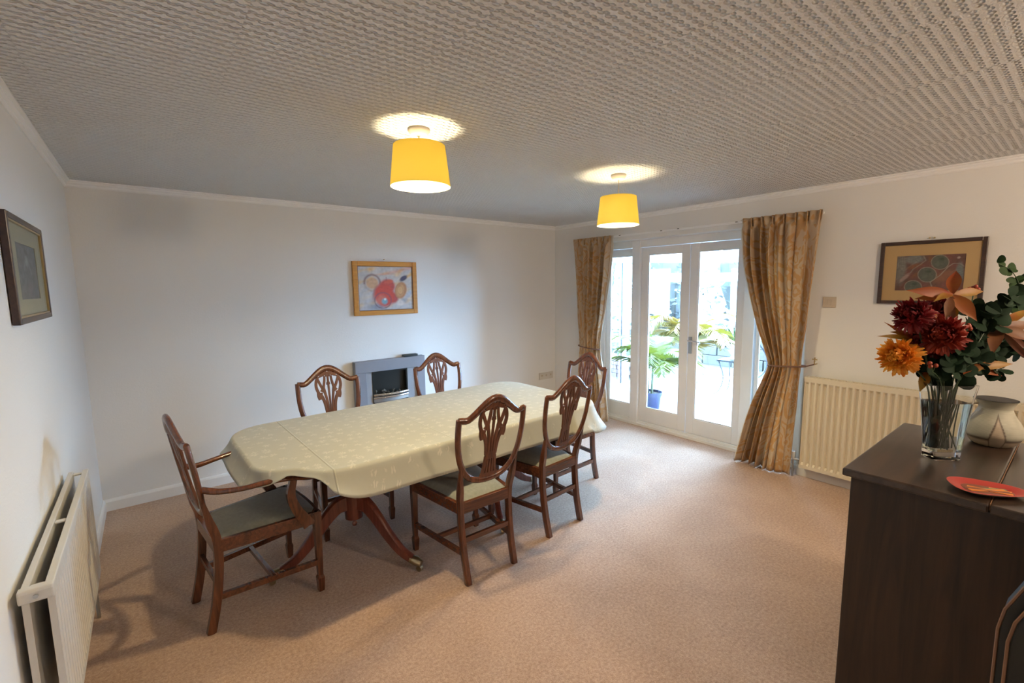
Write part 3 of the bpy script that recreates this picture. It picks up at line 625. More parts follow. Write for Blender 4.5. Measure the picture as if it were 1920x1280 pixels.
# ================================================================== RADIATORS
def flute_panel(y0, y1, z0, z1, xf, depth, pitch, sgn):
    """pressed panel: xf is the outer face; sgn points into the room"""
    n = int(round((y1-y0)/pitch)); prof = []
    for k in range(n):
        a = y0+(y1-y0)*k/n; p = (y1-y0)/n
        for f_, d_ in ((0, 0), (.16, 0), (.32, 1), (.68, 1), (.84, 0)): prof.append((a+p*f_, xf-sgn*depth*d_))
    prof.append((y1, xf)); mb = MB(); m_ = .045; rows = [(z0, 0), (z0+m_*.6, 0), (z0+m_, 1), (z1-m_, 1), (z1-m_*.6, 0), (z1, 0)]
    vs = [(xf+(x-xf)*w_, y, z) for z, w_ in rows for y, x in prof]; k = len(prof)
    fs = [(j*k+i, j*k+i+1, (j+1)*k+i+1, (j+1)*k+i) for j in range(len(rows)-1) for i in range(k-1)]
    b = len(vs); vs += [(xf-sgn*.016, y, z) for z in (z0, z1) for y in (y0, y1)]
    fs += [(b, b+1, b+3, b+2), (0, b, b+2, 5*k), (k-1, b+1, b+3, 6*k-1), (0, k-1, b+1, b), (5*k, 6*k-1, b+3, b+2)]
    return mb.add(vs, fs)
# right hand radiator
ry0, ry1, rz0, rz1 = -4.62, -2.985, .10, .855; xf = W-.105
rr_ = thing('radiator', 'long cream radiator on the wall right of the curtain', 'radiator', (0, 0, 0), 0, 'panel radiators')
flute_panel(ry0, ry1, rz0, rz1-.012, xf, .015, .0415, -1).build('front_panel', 'radiator_cream', rr_, smooth=True, angle=30)
flute_panel(ry0, ry1, rz0, rz1-.012, W-.040, .006, .0415, 1).build('rear_panel', 'radiator_cream', rr_, smooth=True, angle=30)
mb = MB(); mb.box(xf-.001, xf+.018, ry0, ry1, rz1-.014, rz1); mb.box(W-.056, W-.038, ry0, ry1, rz1-.014, rz1)
for k in range(33): y = ry0+.02+k*(ry1-ry0-.04)/32; mb.box(xf+.018, W-.056, y-.005, y+.005, rz1-.012, rz1+.002)
mb.build('top_grille', 'radiator_cream', rr_)
for y in (ry0, ry1-.004): box('side_panel', 'radiator_cream', (xf, W-.039, y, y+.004, rz0+.02, rz1), rr_)
for y in (-3.25, -4.35): box('wall_bracket', 'radiator_cream', (W-.044, W-.001, y-.015, y+.015, .2, .75), rr_)
mb = MB(); mb.sweep([(W-.07, ry1+.055, 0), (W-.07, ry1+.055, .16)], .0075); mb.sweep([(W-.07, ry1+.055, .15), (W-.07, ry1-.01, .15)], .009)
mb.build('pipe', 'steel', rr_, smooth=True); MB().lathe([(.014, 0), (.017, .01), (.017, .05), (.013, .06)], (W-.07, ry1+.055, .155)).build('valve', 'radiator_white', rr_, smooth=True)
# left hand radiator
lr = thing('radiator', 'white double panel radiator standing off the left wall', 'radiator', (0, 0, 0), 0, 'panel radiators')
ly0, ly1, lz0, lz1 = -2.585, -1.50, .262, .775; LXF, LXB = .088, .020
flute_panel(ly0, ly1, lz0, lz1-.012, LXF, .009, .040, 1).build('front_panel', 'radiator_white', lr, smooth=True, angle=30)
flute_panel(ly0, ly1, lz0, lz1-.012, LXB, .004, .033, -1).build('rear_panel', 'radiator_white', lr, smooth=True, angle=30)
mb = MB(); mb.box(LXF-.020, LXF+.001, ly0, ly1, lz1-.016, lz1); mb.box(LXB-.001, LXB+.017, ly0, ly1, lz1-.016, lz1)
for y in (ly0+.02, lerp(ly0, ly1, .46), ly1-.03): mb.box(LXB+.017, LXF-.020, y-.012, y+.012, lz1-.012, lz1-.004)
mb.build('top_grille', 'radiator_white', lr, bevel=.003)
MB().sweep([(LXB-.004, ly0-.004, lz1-.016), (LXF+.002, ly0-.004, lz1-.016)], .016, .020, nrm=(0, 0, 1), square='soft').build('end_cap', 'radiator_white', lr, bevel=.004)
MB().sweep([((LXB+LXF)/2, ly0-.022, lz1-.016), ((LXB+LXF)/2, ly0-.027, lz1-.016)], .006).build('air_vent_key', 'steel', lr)
mb = MB()
mb.sweep([(LXF-.012+(-.016 if k % 2 else 0), lerp(ly0+.09, ly1-.04, k/60), .52) for k in range(61)], .002, .20, nrm=(0, 0, 1), square=True)
mb.build('convector_fins', 'radiator_white', lr)
for y in (ly0+.18, ly1-.18): box('wall_bracket', 'steel', (0.0, LXB, y-.015, y+.015, .30, .70), lr)
mb = MB(); mb.sweep([(.055, ly1+.05, 0), (.055, ly1+.05, .34)], .0075); mb.sweep([(.055, ly1+.05, .32), (.055, ly1-.01, .32)], .009); mb.build('pipe', 'steel', lr, smooth=True)
MB().lathe([(.013, 0), (.018, .008), (.018, .045), (.012, .058)], (.055, ly1+.05, .33)).build('valve', 'radiator_white', lr, smooth=True)
mb = MB(); mb.sweep([(.055, ly0-.035, 0), (.055, ly0-.035, .30)], .0075); mb.sweep([(.055, ly0-.035, .295), (.055, ly0+.01, .295)], .009); mb.build('pipe', 'steel', lr, smooth=True)

# ================================================================== CURTAINS
rail = thing('curtain_track', 'slim white curtain track above the garden doors', 'curtain rail', (0, 0, 0))
MB().box(W-.055, W-.042, -3.03, -.44, 2.128, 2.146).build('track', 'trim_white', rail, bevel=.002)
for y in (-.5, -1.05, -1.83, -2.38, -3.0): MB().box(W-.045, W-.0005, y-.012, y+.012, 2.130, 2.152).build('bracket', 'trim_white', rail)
for y in (-1.08, -1.60, -1.79, -2.36): MB().box(W-.0585, W-.053, y-.010, y+.010, 2.139, 2.145).build('glider', 'dark_metal', rail)
def curtain(lab, ya, yb, za, zb, prof_l, prof_r, npl, amp, lining_side, seedv):
    """prof_l/prof_r : [(z,y)] left (far) edge and right (near) edge over height"""
    random.seed(seedv); ph = [random.uniform(-.5, .5) for _ in range(npl+1)]
    r = thing('curtain', lab, 'curtain', (0, 0, 0), 0, 'gold damask curtains')
    NU, NV = 170, 70
    def ed(z, prof): return crom(max(z, prof[0][0]), prof)
    uvs = []
    def fn(u, v):
        z = zb+(za-zb)*v; yl, yr = ed(z, prof_l), ed(z, prof_r)
        wdt = abs(yl-yr); tight = max(0, 1-abs(z-TZ)/.30); uu_ = u
        ph_ = ph[int(u*npl) % len(ph)]*.0
        uw = (1-(1-u)**1.45) if lining_side == 'far' else u**1.3; w_ = math.sin(uw*npl*2*PI+.9*math.sin(u*7+seedv)+.12*math.sin(z*2.2+u*9))
        sd_ = (1-u) if lining_side == 'far' else u; w_ += .35*math.sin(uw*npl*4*PI+2+z*.6)
        a = amp*(1-.45*tight)*(.35+.65*min(1, sd_*1.6))*(1 if z > TZ else 1.25); a *= lerp(.55, 1, min(1, (za-z)/.25))
        x = W-.098-a*w_-.012*math.sin(u*23+z*3)
        if z > za-.075: x = W-.090-amp*.45*math.sin(u*npl*4*PI)
        y = lerp(yl, yr, u)+.012*math.cos(u*npl*2*PI)*(1-tight)
        zz_ = z+(0.012*math.sin(u*5+1)-.008 if v == 0 else 0)
        uvs.append((u*1.5, z*1.0)); return (x, y, max(.012, zz_))
    mb = MB(); mb.grid(fn, NU, NV); mb.uv = uvs
    cp_ = mb.build('curtain_panel', 'curtain_damask', r, smooth=True, angle=180, solid=.003)
    mb = MB(); u0, u1 = ((-.035, .30) if lining_side == 'far' else (.70, 1.035))
    def fl(u, v):
        a_ = lerp(u0, u1, u); x, y, z = fn(max(0, min(1, a_)), v); z_ = zb+(za-zb)*v; y += (ed(z_, prof_r)-ed(z_, prof_l))*(a_-max(0, min(1, a_)))
        return (min(W-.03, x+.022), y, z)
    n0 = len(uvs); mb.grid(fl, 40, NV); uvs_l = uvs[n0:]
    mb.build('lining', 'curtain_lining', cp_, smooth=True, angle=180, solid=.002)
    return r
TZ = .915
curtain('wide gold curtain tied back between the doors and the long radiator', -2.445, -3.045, 2.158, .018,
        [(.018, -2.495), (.45, -2.59), (.80, -2.69), (.915, -2.715), (1.03, -2.69), (1.4, -2.575), (1.75, -2.49), (2.158, -2.445)],
        [(.018, -2.932), (.915, -2.958), (1.3, -2.99), (2.158, -3.045)], 7, .044, 'far', 2)
TZ = .86
curtain('narrow gold curtain tied back beside the back wall corner', -.430, -.998, 2.150, .018,
        [(.018, -.50), (.86, -.532), (1.3, -.49), (2.15, -.43)],
        [(.018, -.955), (.45, -.90), (.86, -.83), (1.3, -.90), (1.75, -.965), (2.15, -.998)], 6, .036, 'near', 5)
def tie(lab, yc, hw, z, yhook, zh):
    r = thing('curtain_tieback', lab, 'tieback', (0, 0, 0), 0, 'rope tiebacks')
    P = [(W-.10-.062*math.cos(a)*(1), yc+hw*math.sin(a), z+(zh-z)*(.5-.5*math.sin(a)*(1 if yhook < yc else -1))*.6) for a in [k*2*PI/28 for k in range(29)]]
    MB().sweep(P, .007, seg=8, cap=False).build('rope', 'rope_brown', r, smooth=True)
    e = (W-.10, yc+(hw if yhook > yc else -hw), z+(zh-z)*.6)
    MB().sweep(bez([e, (W-.07, (e[1]+yhook)/2, (e[2]+zh)/2), (W-.03, yhook, zh)], 8), .005, seg=6).build('cord', 'rope_brown', r, smooth=True)
    mb = MB(); mb.sweep([(W, yhook, zh), (W-.05, yhook, zh)], .004, seg=8); mb.sweep(bez([(W-.05, yhook, zh), (W-.06, yhook, zh+.01), (W-.055, yhook, zh+.04)], 6), .004, seg=8)
    for a in (0, 1.57, 3.14, 4.71): mb.sweep([(W-.055, yhook, zh+.04), (W-.055, yhook+.016*math.cos(a), zh+.04+.016*math.sin(a))], lambda t: lerp(.003, .007, t), seg=8)
    mb.build('hook', 'brass', r, smooth=True)
tie('brown rope tieback with brass hook holding the wide right curtain', -2.846, .142, .915, -3.035, .955)
tie('brown rope tieback holding the narrow left curtain', -.683, .158, .86, -.50, .90)

# ================================================================== PENDANT LAMPS
def pendant(lab, x, y, zb, zt, rb, rt):
    r = thing('pendant_lamp', lab, 'lamp', (x, y, 0), 0, 'yellow drum pendant lamps')
    MB().lathe([(.052, 0), (.052, -.012), (.040, -.030), (.012, -.034)], (0, 0, H)).build('ceiling_rose', 'lamp_plastic', r, smooth=True)
    MB().sweep([(0, 0, H-.03), (0, 0, zt-.035)], .0035, seg=8).build('cord', 'lamp_plastic', r)
    n = 48
    sh = MB().ring([(rb, 0), (rt, zt-zb), (rt-.0015, zt-zb), (rb-.0015, 0)], (0, 0, zb), n); sh.mi = [1 if n*2 <= i < n*3 else 0 for i in range(4*n)]
    sh = sh.build('lamp_shade', ['shade_fabric', 'shade_lining'], r, smooth=True)
    mb = MB()
    for k in range(3):
        a = k*2.094; mb.sweep([(.02*math.cos(a), .02*math.sin(a), zt-.045), ((rt-.004)*math.cos(a), (rt-.004)*math.sin(a), zt-.006)], .0015, seg=6)
    mb.build('shade_ring', 'lamp_plastic', sh)
    hd_ = MB().lathe([(.012, 0), (.020, -.005), (.020, -.045), (.016, -.05)], (0, 0, zt-.033)).build('lamp_holder', 'lamp_plastic', r, smooth=True)
    zc = zb+.075
    MB().lathe([(.0, -.03), (.018, -.026), (.028, -.010), (.028, .008), (.018, .028), (.012, .04)], (0, 0, zc), 20).build('bulb', 'bulb_glow', hd_, smooth=True)
    for kind_, en in (('SPOT', LAMP_W), ('POINT', LAMP_W*.22)):      # a bulb sends most of its light away from its cap
        l = bpy.data.lights.new('bulb_light', kind_); l.energy = en; l.color = (1.0, .80, .46); l.shadow_soft_size = .033
        if kind_ == 'SPOT': l.spot_size = PI; l.spot_blend = .35
        o = bpy.data.objects.new('bulb_light', l); COL.objects.link(o); o.parent = r; o.location = (0, 0, zc)
    return r
pendant('yellow drum pendant lamp over the middle of the table, nearer and larger in view', 1.448, -2.315, 2.083, 2.272, .143, .122)
pendant('yellow drum pendant lamp hanging near the garden doors', 2.968, -2.285, 2.013, 2.203, .143, .122)
gl = thing('fill_globe', 'added opal fill globe, unseen, on the ceiling behind the photographer', 'lamp', (2.75, -5.45, 0))  # added out of view as warm fill for the cabinet and right wall
MB().lathe([(.06, 0), (.06, -.02), (.045, -.035)], (0, 0, H)).build('ceiling_rose', 'lamp_plastic', gl, smooth=True)
MB().lathe([(.0, -.11), (.05, -.10), (.095, -.05), (.11, 0), (.095, .05), (.05, .095)], (0, 0, H-.13), 28).build('globe', 'fill_globe_glow', gl, smooth=True)
l = bpy.data.lights.new('globe_fill_light', 'POINT'); l.energy = 82; l.color = (1.0, .78, .56); l.shadow_soft_size = .11
o = bpy.data.objects.new('globe_fill_light', l); COL.objects.link(o); o.parent = gl; o.location = (0, 0, H-.13)

# ================================================================== TABLE
tb = thing('dining_table', 'mahogany twin pedestal dining table under the pale green cloth', 'table', (0, 0, 0))
TX0, TX1, TY0, TY1, TZt = .700, 2.930, -2.185, -1.115, .742
def outline(t, grow=0):
    """superellipse outline, t in 0..1"""
    a = t*2*PI; cx, cy = (TX0+TX1)/2, (TY0+TY1)/2; rx, ry = (TX1-TX0)/2+grow, (TY1-TY0)/2+grow
    c, s = math.cos(a), math.sin(a)
    # rectangle with big rounded corners
    R = .34+grow; px, py = rx-R, ry-R
    return None
def rrect(n, grow=0.0, R=None):
    RR = {(-1, -1): .34, (-1, 1): .22, (1, -1): .13, (1, 1): .18}
    """rounded rectangle points, counter clockwise, evenly by length"""
    cx, cy = (TX0+TX1)/2, (TY0+TY1)/2; hx, hy = (TX1-TX0)/2+grow, (TY1-TY0)/2+grow
    raw = []
    for (sx, sy, a0) in ((1, -1, -PI/2), (1, 1, 0), (-1, 1, PI/2), (-1, -1, PI)):
        R = RR[(sx, sy)]+grow
        for k in range(13): a = a0+k*PI/24; raw.append((cx+sx*(hx-R)+R*math.cos(a), cy+sy*(hy-R)+R*math.sin(a)))
    raw.append(raw[0]); L = [0]
    for p, q in zip(raw, raw[1:]): L.append(L[-1]+math.dist(p, q))
    out = []; j = 0
    for k in range(n):
        s = L[-1]*k/n
        while L[j+1] < s: j += 1
        t = (s-L[j])/max(1e-9, L[j+1]-L[j]); out.append((lerp(raw[j][0], raw[j+1][0], t), lerp(raw[j][1], raw[j+1][1], t)))
    return out
def pull(p, k_=1.0):
    g = .085*k_*math.exp(-(((p[0]-.845)/.11)**2+((p[1]+2.06)/.10)**2)); v = Vector((1.15-p[0], -1.70-p[1])).normalized(); return (p[0]+v.x*g, p[1]+v.y*g)
MB().prism([pull(pull(q, 1), .2) for q in rrect(240)], 'z', TZt-.024, TZt).build('tabletop', 'red_mahogany', tb, bevel=.006)
mb = MB()
for y in (TY0+.12, TY1-.14): mb.box(TX0+.32, TX1-.32, y, y+.02, TZt-.075, TZt-.024)
for x in (TX0+.32, TX1-.34): mb.box(x, x+.02, TY0+.14, TY1-.14, TZt-.075, TZt-.024)
mb.build('apron', 'red_mahogany', tb)
def pedestal(cx, cy, angs):
    r = MB().lathe([(.0, .175), (.012, .178), (.016, .19), (.010, .205), (.030, .225), (.052, .232), (.055, .36), (.058, .405), (.036, .412), (.058, .425), (.060, .44), (.040, .452), (.045, .462), (.068, .53), (.070, .555), (.040, .60), (.036, .66), (.05, .675)], (cx, cy, 0), 28).build('pedestal_column', 'red_mahogany', tb, smooth=True)
    box('pedestal_block', 'red_mahogany', (cx-.17, cx+.17, cy-.19, cy+.19, .675, .7175), tb, .004)
    for a in angs:
        a = D2R(a); d = Vector((math.cos(a), math.sin(a), 0)); n = Vector((-d.y, d.x, 0))
        prof = [(.045, .335), (.10, .325), (.17, .265), (.25, .175), (.34, .095), (.43, .055)]
        pts = bez([Vector((cx, cy, 0))+d*p+Vector((0, 0, z)) for p, z in prof], 20)
        leg = MB().sweep(pts, lambda t: lerp(.050, .021, t), lambda t: lerp(.024, .017, t), nrm=n, square='soft').build('pedestal_leg', 'red_mahogany', tb, smooth=True)
        e = Vector((cx, cy, 0))+d*.455
        mb = MB(); mb.sweep([e+d*-.045+Vector((0, 0, .058)), e+d*-.01+Vector((0, 0, .054)), e+d*.025+Vector((0, 0, .045))], lambda t: (.024, .027, .018)[int(t*2)], seg=12)
        mb.sweep([e+d*.012+n*.011+Vector((0, 0, .017)), e+d*.012-n*.011+Vector((0, 0, .017))], .017, seg=14)
        mb.build('castor', 'pewter', leg, smooth=True)
pedestal(1.245, -1.69, (180, 296, 64)); pedestal(2.26, -1.69, (0, 244, 116))
# cloth
cl = MB(); NT_ = 240; ring_top = rrect(NT_, .004); rows = []
cxm, cym = (TX0+TX1)/2, (TY0+TY1)/2; ZT = TZt+.0045
def drop(x, y, k):
    near_corner_l = math.exp(-(((x-.83)/.17)**2+((y+2.11)/.13)**2)); d = .165
    if x < 1.0 : d = lerp(.085, .165, max(0, (x-.70)/.30))
    if x > 2.75 and y < -1.9: d += .02
    d = lerp(d, .020, min(1, near_corner_l*1.5))
    farl = math.exp(-(((x-.70)/.1)**2+((y+1.50)/.10)**2)); 
    return d
SH = [(0, 0), (.004, .10), (.012, .35), (.018, .65), (.022, 1.0)]
inner = [[(cxm+(x-cxm)*f_, cym+(y-cym)*f_, ZT) for x, y in ring_top] for f_ in (.12, .3, .5, .68, .82, .92, .97, .99)]
ring_top = [pull(p) for p in ring_top]; inner = [[(*pull(p[:2]), p[2]) for p in rg] for rg in inner]
verts = [(cxm, cym, ZT)]+[p for rg in inner for p in rg]+[(x, y, ZT) for x, y in ring_top]
nr = len(inner)+1; faces = [(0, 1+(k+1) % NT_, 1+k) for k in range(NT_)]
NS = 9
for s in range(1, NS+1):
    t = s/NS
    for k, (x, y) in enumerate(ring_top):
        x1, y1 = ring_top[(k+1) % NT_]; x0_, y0_ = ring_top[k-1]; n = Vector((y1-y0_, -(x1-x0_), 0)).normalized()
        d = drop(x, y, k); corner = max(0, 1-abs(abs(x-cxm)-.95)/.25)*max(0, 1-abs(abs(y-cym)-.42)/.22)
        fl = .008+.030*t+corner*.02*t+.004*math.sin(k*.23)*t
        if x > 2.6 and y < -1.75: fl += .05*t
        if x < .8: fl += .02*t
        e = .010*(1-math.exp(-t*6)); z = ZT-d*t-.002*(t > 0)
        if d < .08: fl *= .35
        # draped away from the chair arm that goes under the hem at the far left
        verts.append((x+n.x*(fl*(.3+.7*t)+e*.5), y+n.y*(fl*(.3+.7*t)+e*.5), z))
for r_ in range(nr+NS-1):
    for k in range(NT_):
        a = 1+r_*NT_; faces.append((a+k, a+(k+1) % NT_, a+NT_+(k+1) % NT_, a+NT_+k))
cl.add(verts, faces); clo = cl.build('tablecloth', 'cloth_sage', smooth=True, angle=180, solid=.0022)
TROT = D2R(1.5); ctr = Vector((cxm, cym, 0)); off_ = ctr-Matrix.Rotation(TROT, 3, 'Z')@ctr
for o in (clo, tb): o.rotation_euler.z = TROT; o.location = off_
tag(clo, 'pale sage tablecloth with white leaf sprigs draped over the long table', 'tablecloth')

# ================================================================== CHAIRS
def backy(z, u=0): return -.215-(z-.45)*.155+.016*(1-(u/.22)**2)*0 - .018*max(0, 1-(u/.23)**2)*min(1, max(0, (z-.5)/.4))
def bp(u, z): return (u, backy(z, u), z)
def make_chair(arm=False):
    r = thing('dining_chair', 'chair', 'chair', (0, 0, 0), 0)
    WM = 'mahogany'
    # top rail : serpentine
    N = 33; pts = []
    for k in range(N):
        u = -.214+.428*k/(N-1); a = abs(u)/.214; h = .093*(max(0, math.cos(min(1, a/.80)*PI/2)))**1.7-.006*math.exp(-((a-.78)/.13)**2)
        pts.append(bp(u, .928+h))
    MB().sweep(pts, lambda t: .0185+.004*math.exp(-((t-.5)/.22)**2), .0135, nrm=(0, 1, .15), seg=10).build('top_rail', WM, r, smooth=True)
    # shield sides and bottom
    half = [(.212, .935), (.213, .86), (.209, .79), (.198, .72), (.176, .655), (.142, .602), (.095, .570), (.045, .556), (0, .553)]
    full = [(-x, z) for x, z in half]+[(x, z) for x, z in half[-2::-1]]
    P = bez([bp(x, z) for x, z in full], 64)
    P = MB().sweep(P, lambda t: .0178, .0125, nrm=(0, 1, .15), seg=10)
    sf = P.build('shield_frame', WM, r, smooth=True)
    # splat
    yb = lambda z: backy(z, 0)
    mb = MB()
    def strip(pts2, w, w2=None, d=.0062):
        w2 = w2 if w2 is not None else w
        w *= 1.22; w2 *= 1.22
        mb.sweep([(x, backy(z, x)+.002, z) for x, z, *_ in [tuple(v) for v in bez([(x, z, 0) for x, z in pts2], 14)]], (lambda t: lerp(w, w2, t)) if not callable(w) else w, d, nrm=(0, 1, .15), square='soft')
    strip([(0, .566), (0, .592)], .052, .044)
    for sx in (-1, 1):
        strip([(sx*.043, .582), (sx*.033, .64), (sx*.030, .69)], .008, .007); strip([(sx*.020, .585), (sx*.017, .64), (sx*.014, .69)], .0055)
        strip([(sx*.030, .70), (sx*.036, .76), (sx*.046, .80), (sx*.060, .83)], .0075, .010)
        strip([(sx*.015, .70), (sx*.019, .78), (sx*.030, .845), (sx*.036, .875)], .0058, .0085)
        strip([(sx*.062, .800), (sx*.068, .825), (sx*.066, .850)], .014, .017)      # carved lobe
        strip([(sx*.074, .845), (sx*.087, .89), (sx*.083, .935), (sx*.066, .965)], .0085, .0075)
        strip([(sx*.040, .868), (sx*.055, .90), (sx*.074, .95)], .008, .007)           # diagonal
        strip([(sx*.050, .852), (sx*.038, .872)], .012, .010)
        strip([(sx*.038, .87), (sx*.026, .93), (sx*.022, .965)], .0075, .006); strip([(sx*.060, .968), (sx*.036, .975), (sx*.018, .985)], .010, .010)
        strip([(sx*.018, .970), (sx*.012, 1.000)], .006)
    strip([(0, .585), (0, .69)], .0055); strip([(0, .70), (0, .86), (0, .91)], .0055, .006); strip([(0, .90), (0, .92)], .012, .009); strip([(0, .92), (0, .962)], .006, .006)
    strip([(-.034, .697), (.034, .697)], .020); strip([(0, .958), (0, .975)], .012, .016); strip([(-.03, .985), (.03, .985)], .008)
    mb.build('splat', 'mahogany_splat', sf)
    # legs
    for sx in (-1, 1):
        P = bez([(sx*.158, -.258, .0), (sx*.160, -.225, .15), (sx*.163, -.205, .32), (sx*.166, -.205, .45), (sx*.176, backy(.55)+.004, .55), (sx*.184, backy(.67)+.002, .67)], 20)
        MB().sweep(P, lambda t: lerp(.0165, .0145, t) if t < .8 else lerp(.0145, .006, (t-.8)/.2), lambda t: .0185 if t < .75 else lerp(.0185, .008, (t-.75)/.25), nrm=(0, 1, 0), square='soft').build('leg', WM, r, smooth=True)
        lg = MB().sweep([(sx*.222, .235, .445), (sx*.222, .235, .09)], lambda t: lerp(.0185, .0125, t), square=True).build('leg', WM, r)
        MB().sweep([(sx*.222, .235, .09), (sx*.222, .235, .075), (sx*.222, .235, .0)], lambda t: (.013, .0175, .0135)[int(t*2+.01)], square=True).build('spade_foot', WM, lg)
    # seat rails
    mb = MB(); mb.prism([(-.235, .222), (-.235, .248), (-.12, .262), (0, .266), (.12, .262), (.235, .248), (.235, .222)], 'z', .385, .447)
    mb.prism([(-.176, -.22), (.176, -.22), (.176, -.196), (-.176, -.196)], 'z', .385, .447)
    for sx in (-1, 1): mb.prism([(sx*.178, -.21), (sx*.240, .24), (sx*.216, .24), (sx*.154, -.21)], 'z', .385, .447)
    mb.build('seat_rail', 'mahogany_rail', r, bevel=.003)
    # stretchers
    mb = MB()
    for sx in (-1, 1): mb.sweep([(sx*.161, -.222, .165), (sx*.222, .235, .165)], .010, .014, nrm=(0, 0, 1), square=True)
    mb.sweep([(-.19, .02, .165), (.19, .02, .165)], .010, .012, nrm=(0, 0, 1), square=True); mb.sweep([(-.16, -.215, .235), (.16, -.215, .235)], .009, .014, nrm=(0, 0, 1), square=True)
    mb.build('stretcher', 'mahogany_rail', r)
    # drop in seat
    def seat(u, v):
        y = lerp(-.190, .245, v); hw = lerp(.158, .222, v); x = lerp(-hw, hw, u); e = min(1, min(u, 1-u)*9)*min(1, min(v, 1-v)*9); e = math.sin(e*PI/2)
        return (x, y+(.012*(1-(2*u-1)**2) if v > .9 else 0), .440+.022*e+.018*math.sin(PI*u)*math.sin(PI*v))
    mb = MB(); mb.grid(seat, 28, 28); mb.grid(lambda u, v: (seat(u, v)[0], seat(u, v)[1], .425), 2, 2)
    mb.build('seat', 'seat_fabric', r, smooth=True)
    if arm:
        for sx in (-1, 1):
            P = bez([(sx*.196, backy(.70)+.01, .715), (sx*.222, -.19, .696), (sx*.262, -.10, .694), (sx*.285, .0, .700), (sx*.292, .10, .692), (sx*.280, .175, .668), (sx*.268, .215, .650)], 30)
            MB().sweep(P, lambda t: interp(t, [(0, .013), (.25, .013), (.55, .020), (.85, .026), (1, .012)]), lambda t: interp(t, [(0, .016), (.4, .012), (.8, .016), (1, .010)]), nrm=(0, 0, 1), seg=12).build('armrest', WM, r, smooth=True)
            P = bez([(sx*.285, .11, .675), (sx*.283, .095, .60), (sx*.268, .120, .52), (sx*.246, .165, .44), (sx*.242, .185, .40)], 16)
            MB().sweep(P, lambda t: lerp(.013, .016, t), lambda t: lerp(.016, .030, t), nrm=(0, 1, 0), square='soft').build('arm_support', WM, r, smooth=True)
    return r
carver = make_chair(True); carver['label'] = 'mahogany shield back armchair at the left end of the table'; carver.name = 'dining_armchair'
carver.location = (.714, -1.742, 0); carver.rotation_euler.z = D2R(-83)
base = make_chair(False); index_kids()
SPOTS = [('shield back chair with its back to us, near side, closest to us', 1.766, -2.144, 0),
         ('shield back chair with its back to us, near side, further from us', 2.407, -2.060, 5),
         ('shield back chair at the end of the table nearest the garden doors', 2.955, -1.735, 86),
         ('shield back chair behind the table, left of the fireplace', 1.372, -1.215, 180),
         ('shield back chair behind the table, overlapping the right of the fireplace', 2.292, -1.205, 181)]
for i, (lab, x, y, a) in enumerate(SPOTS):
    o = base if i == 0 else copy_tree(base)
    o.location = (x, y, 0); o.rotation_euler = (0, 0, D2R(a)); o['label'] = lab; o['category'] = 'chair'; o['group'] = 'side chairs around the table'

# ================================================================== CABINET AND WHAT STANDS ON IT
CZ = .95; CX0, CX1, CY0, CY1 = 2.252, 3.095, -3.874, -5.35
cb = thing('sideboard', 'tall dark oak cabinet at the right edge of the picture', 'cabinet', (0, 0, 0))
box('carcass', 'dark_oak', (CX0+.022, CX1-.02, CY1+.02, CY0-.022, .06, CZ-.028), cb, .003)
box('plinth', 'dark_oak', (CX0+.04, CX1-.04, CY1+.04, CY0-.04, .0, .06), cb)
SEAM = -4.241
MB().box(CX0, CX1, SEAM+.0012, CY0, CZ-.028, CZ).build('top_board', 'dark_oak_top', cb, bevel=.006)
MB().box(CX0, CX1, CY1, SEAM-.0012, CZ-.028, CZ).build('top_board', 'dark_oak_top', cb, bevel=.004)
box('top_joint', 'piping_brown', (CX0+.01, CX1-.01, SEAM-.0012, SEAM+.0012, CZ-.02, CZ-.0008), cb)

# vase
VL = Vector((2.560, -4.040, CZ)); VR = Vector((2.668, -4.140, CZ)); ax = (VR-VL).normalized(); ay = Vector((-ax.y, ax.x, 0)); ay = ay if ay.x > 0 else -ay
VC = (VL+VR)/2+ay*.025+ax*.003; ang = math.atan2(ax.y, ax.x)
vs_ = thing('glass_vase', 'clear flared rectangular glass vase full of flower stems', 'vase', (VC.x, VC.y, CZ), ang)
def rsq(hx, hy, z, R=.014, n=6):
    out = []
    for sx, sy, a0 in ((1, 1, 0), (-1, 1, PI/2), (-1, -1, PI), (1, -1, 3*PI/2)):
        for k in range(n): a = a0+k*PI/2/(n-1); out.append((sx*(hx-R)+R*math.cos(a), sy*(hy-R)+R*math.sin(a), z))
    return out
def loft(rings, close_bottom=True, close_top=True):
    mb = MB(); m_ = len(rings[0]); vs = [v for r_ in rings for v in r_]
    fs = [(i*m_+k, i*m_+(k+1) % m_, (i+1)*m_+(k+1) % m_, (i+1)*m_+k) for i in range(len(rings)-1) for k in range(m_)]
    if close_bottom: fs.append(tuple(range(m_))[::-1])
    if close_top: fs.append(tuple((len(rings)-1)*m_+k for k in range(m_)))
    return mb.add(vs, fs)
VH = .283
def vw(z): t = z/VH; return .051+.023*t**1.4, .031+.017*t**1.4
T = .0045; outer = [rsq(*vw(z), z) for z in (0, .02, .05, .10, .16, .22, VH)]; inn = [rsq(vw(z)[0]-T, vw(z)[1]-T, z, .010) for z in (VH, .22, .16, .10, .05, .032)]
outer[0] = rsq(vw(0)[0]-.004, vw(0)[1]-.004, 0); outer.insert(1, rsq(*vw(.004), .004))
loft(outer+inn).build('vase_glass', 'crystal', vs_, smooth=True, angle=35)
loft([rsq(vw(z)[0]-T+.0006, vw(z)[1]-T+.0006, z, .010) for z in (.0315, .06, .10, .16, .215)]).build('water', 'water', vs_, smooth=True, angle=35)
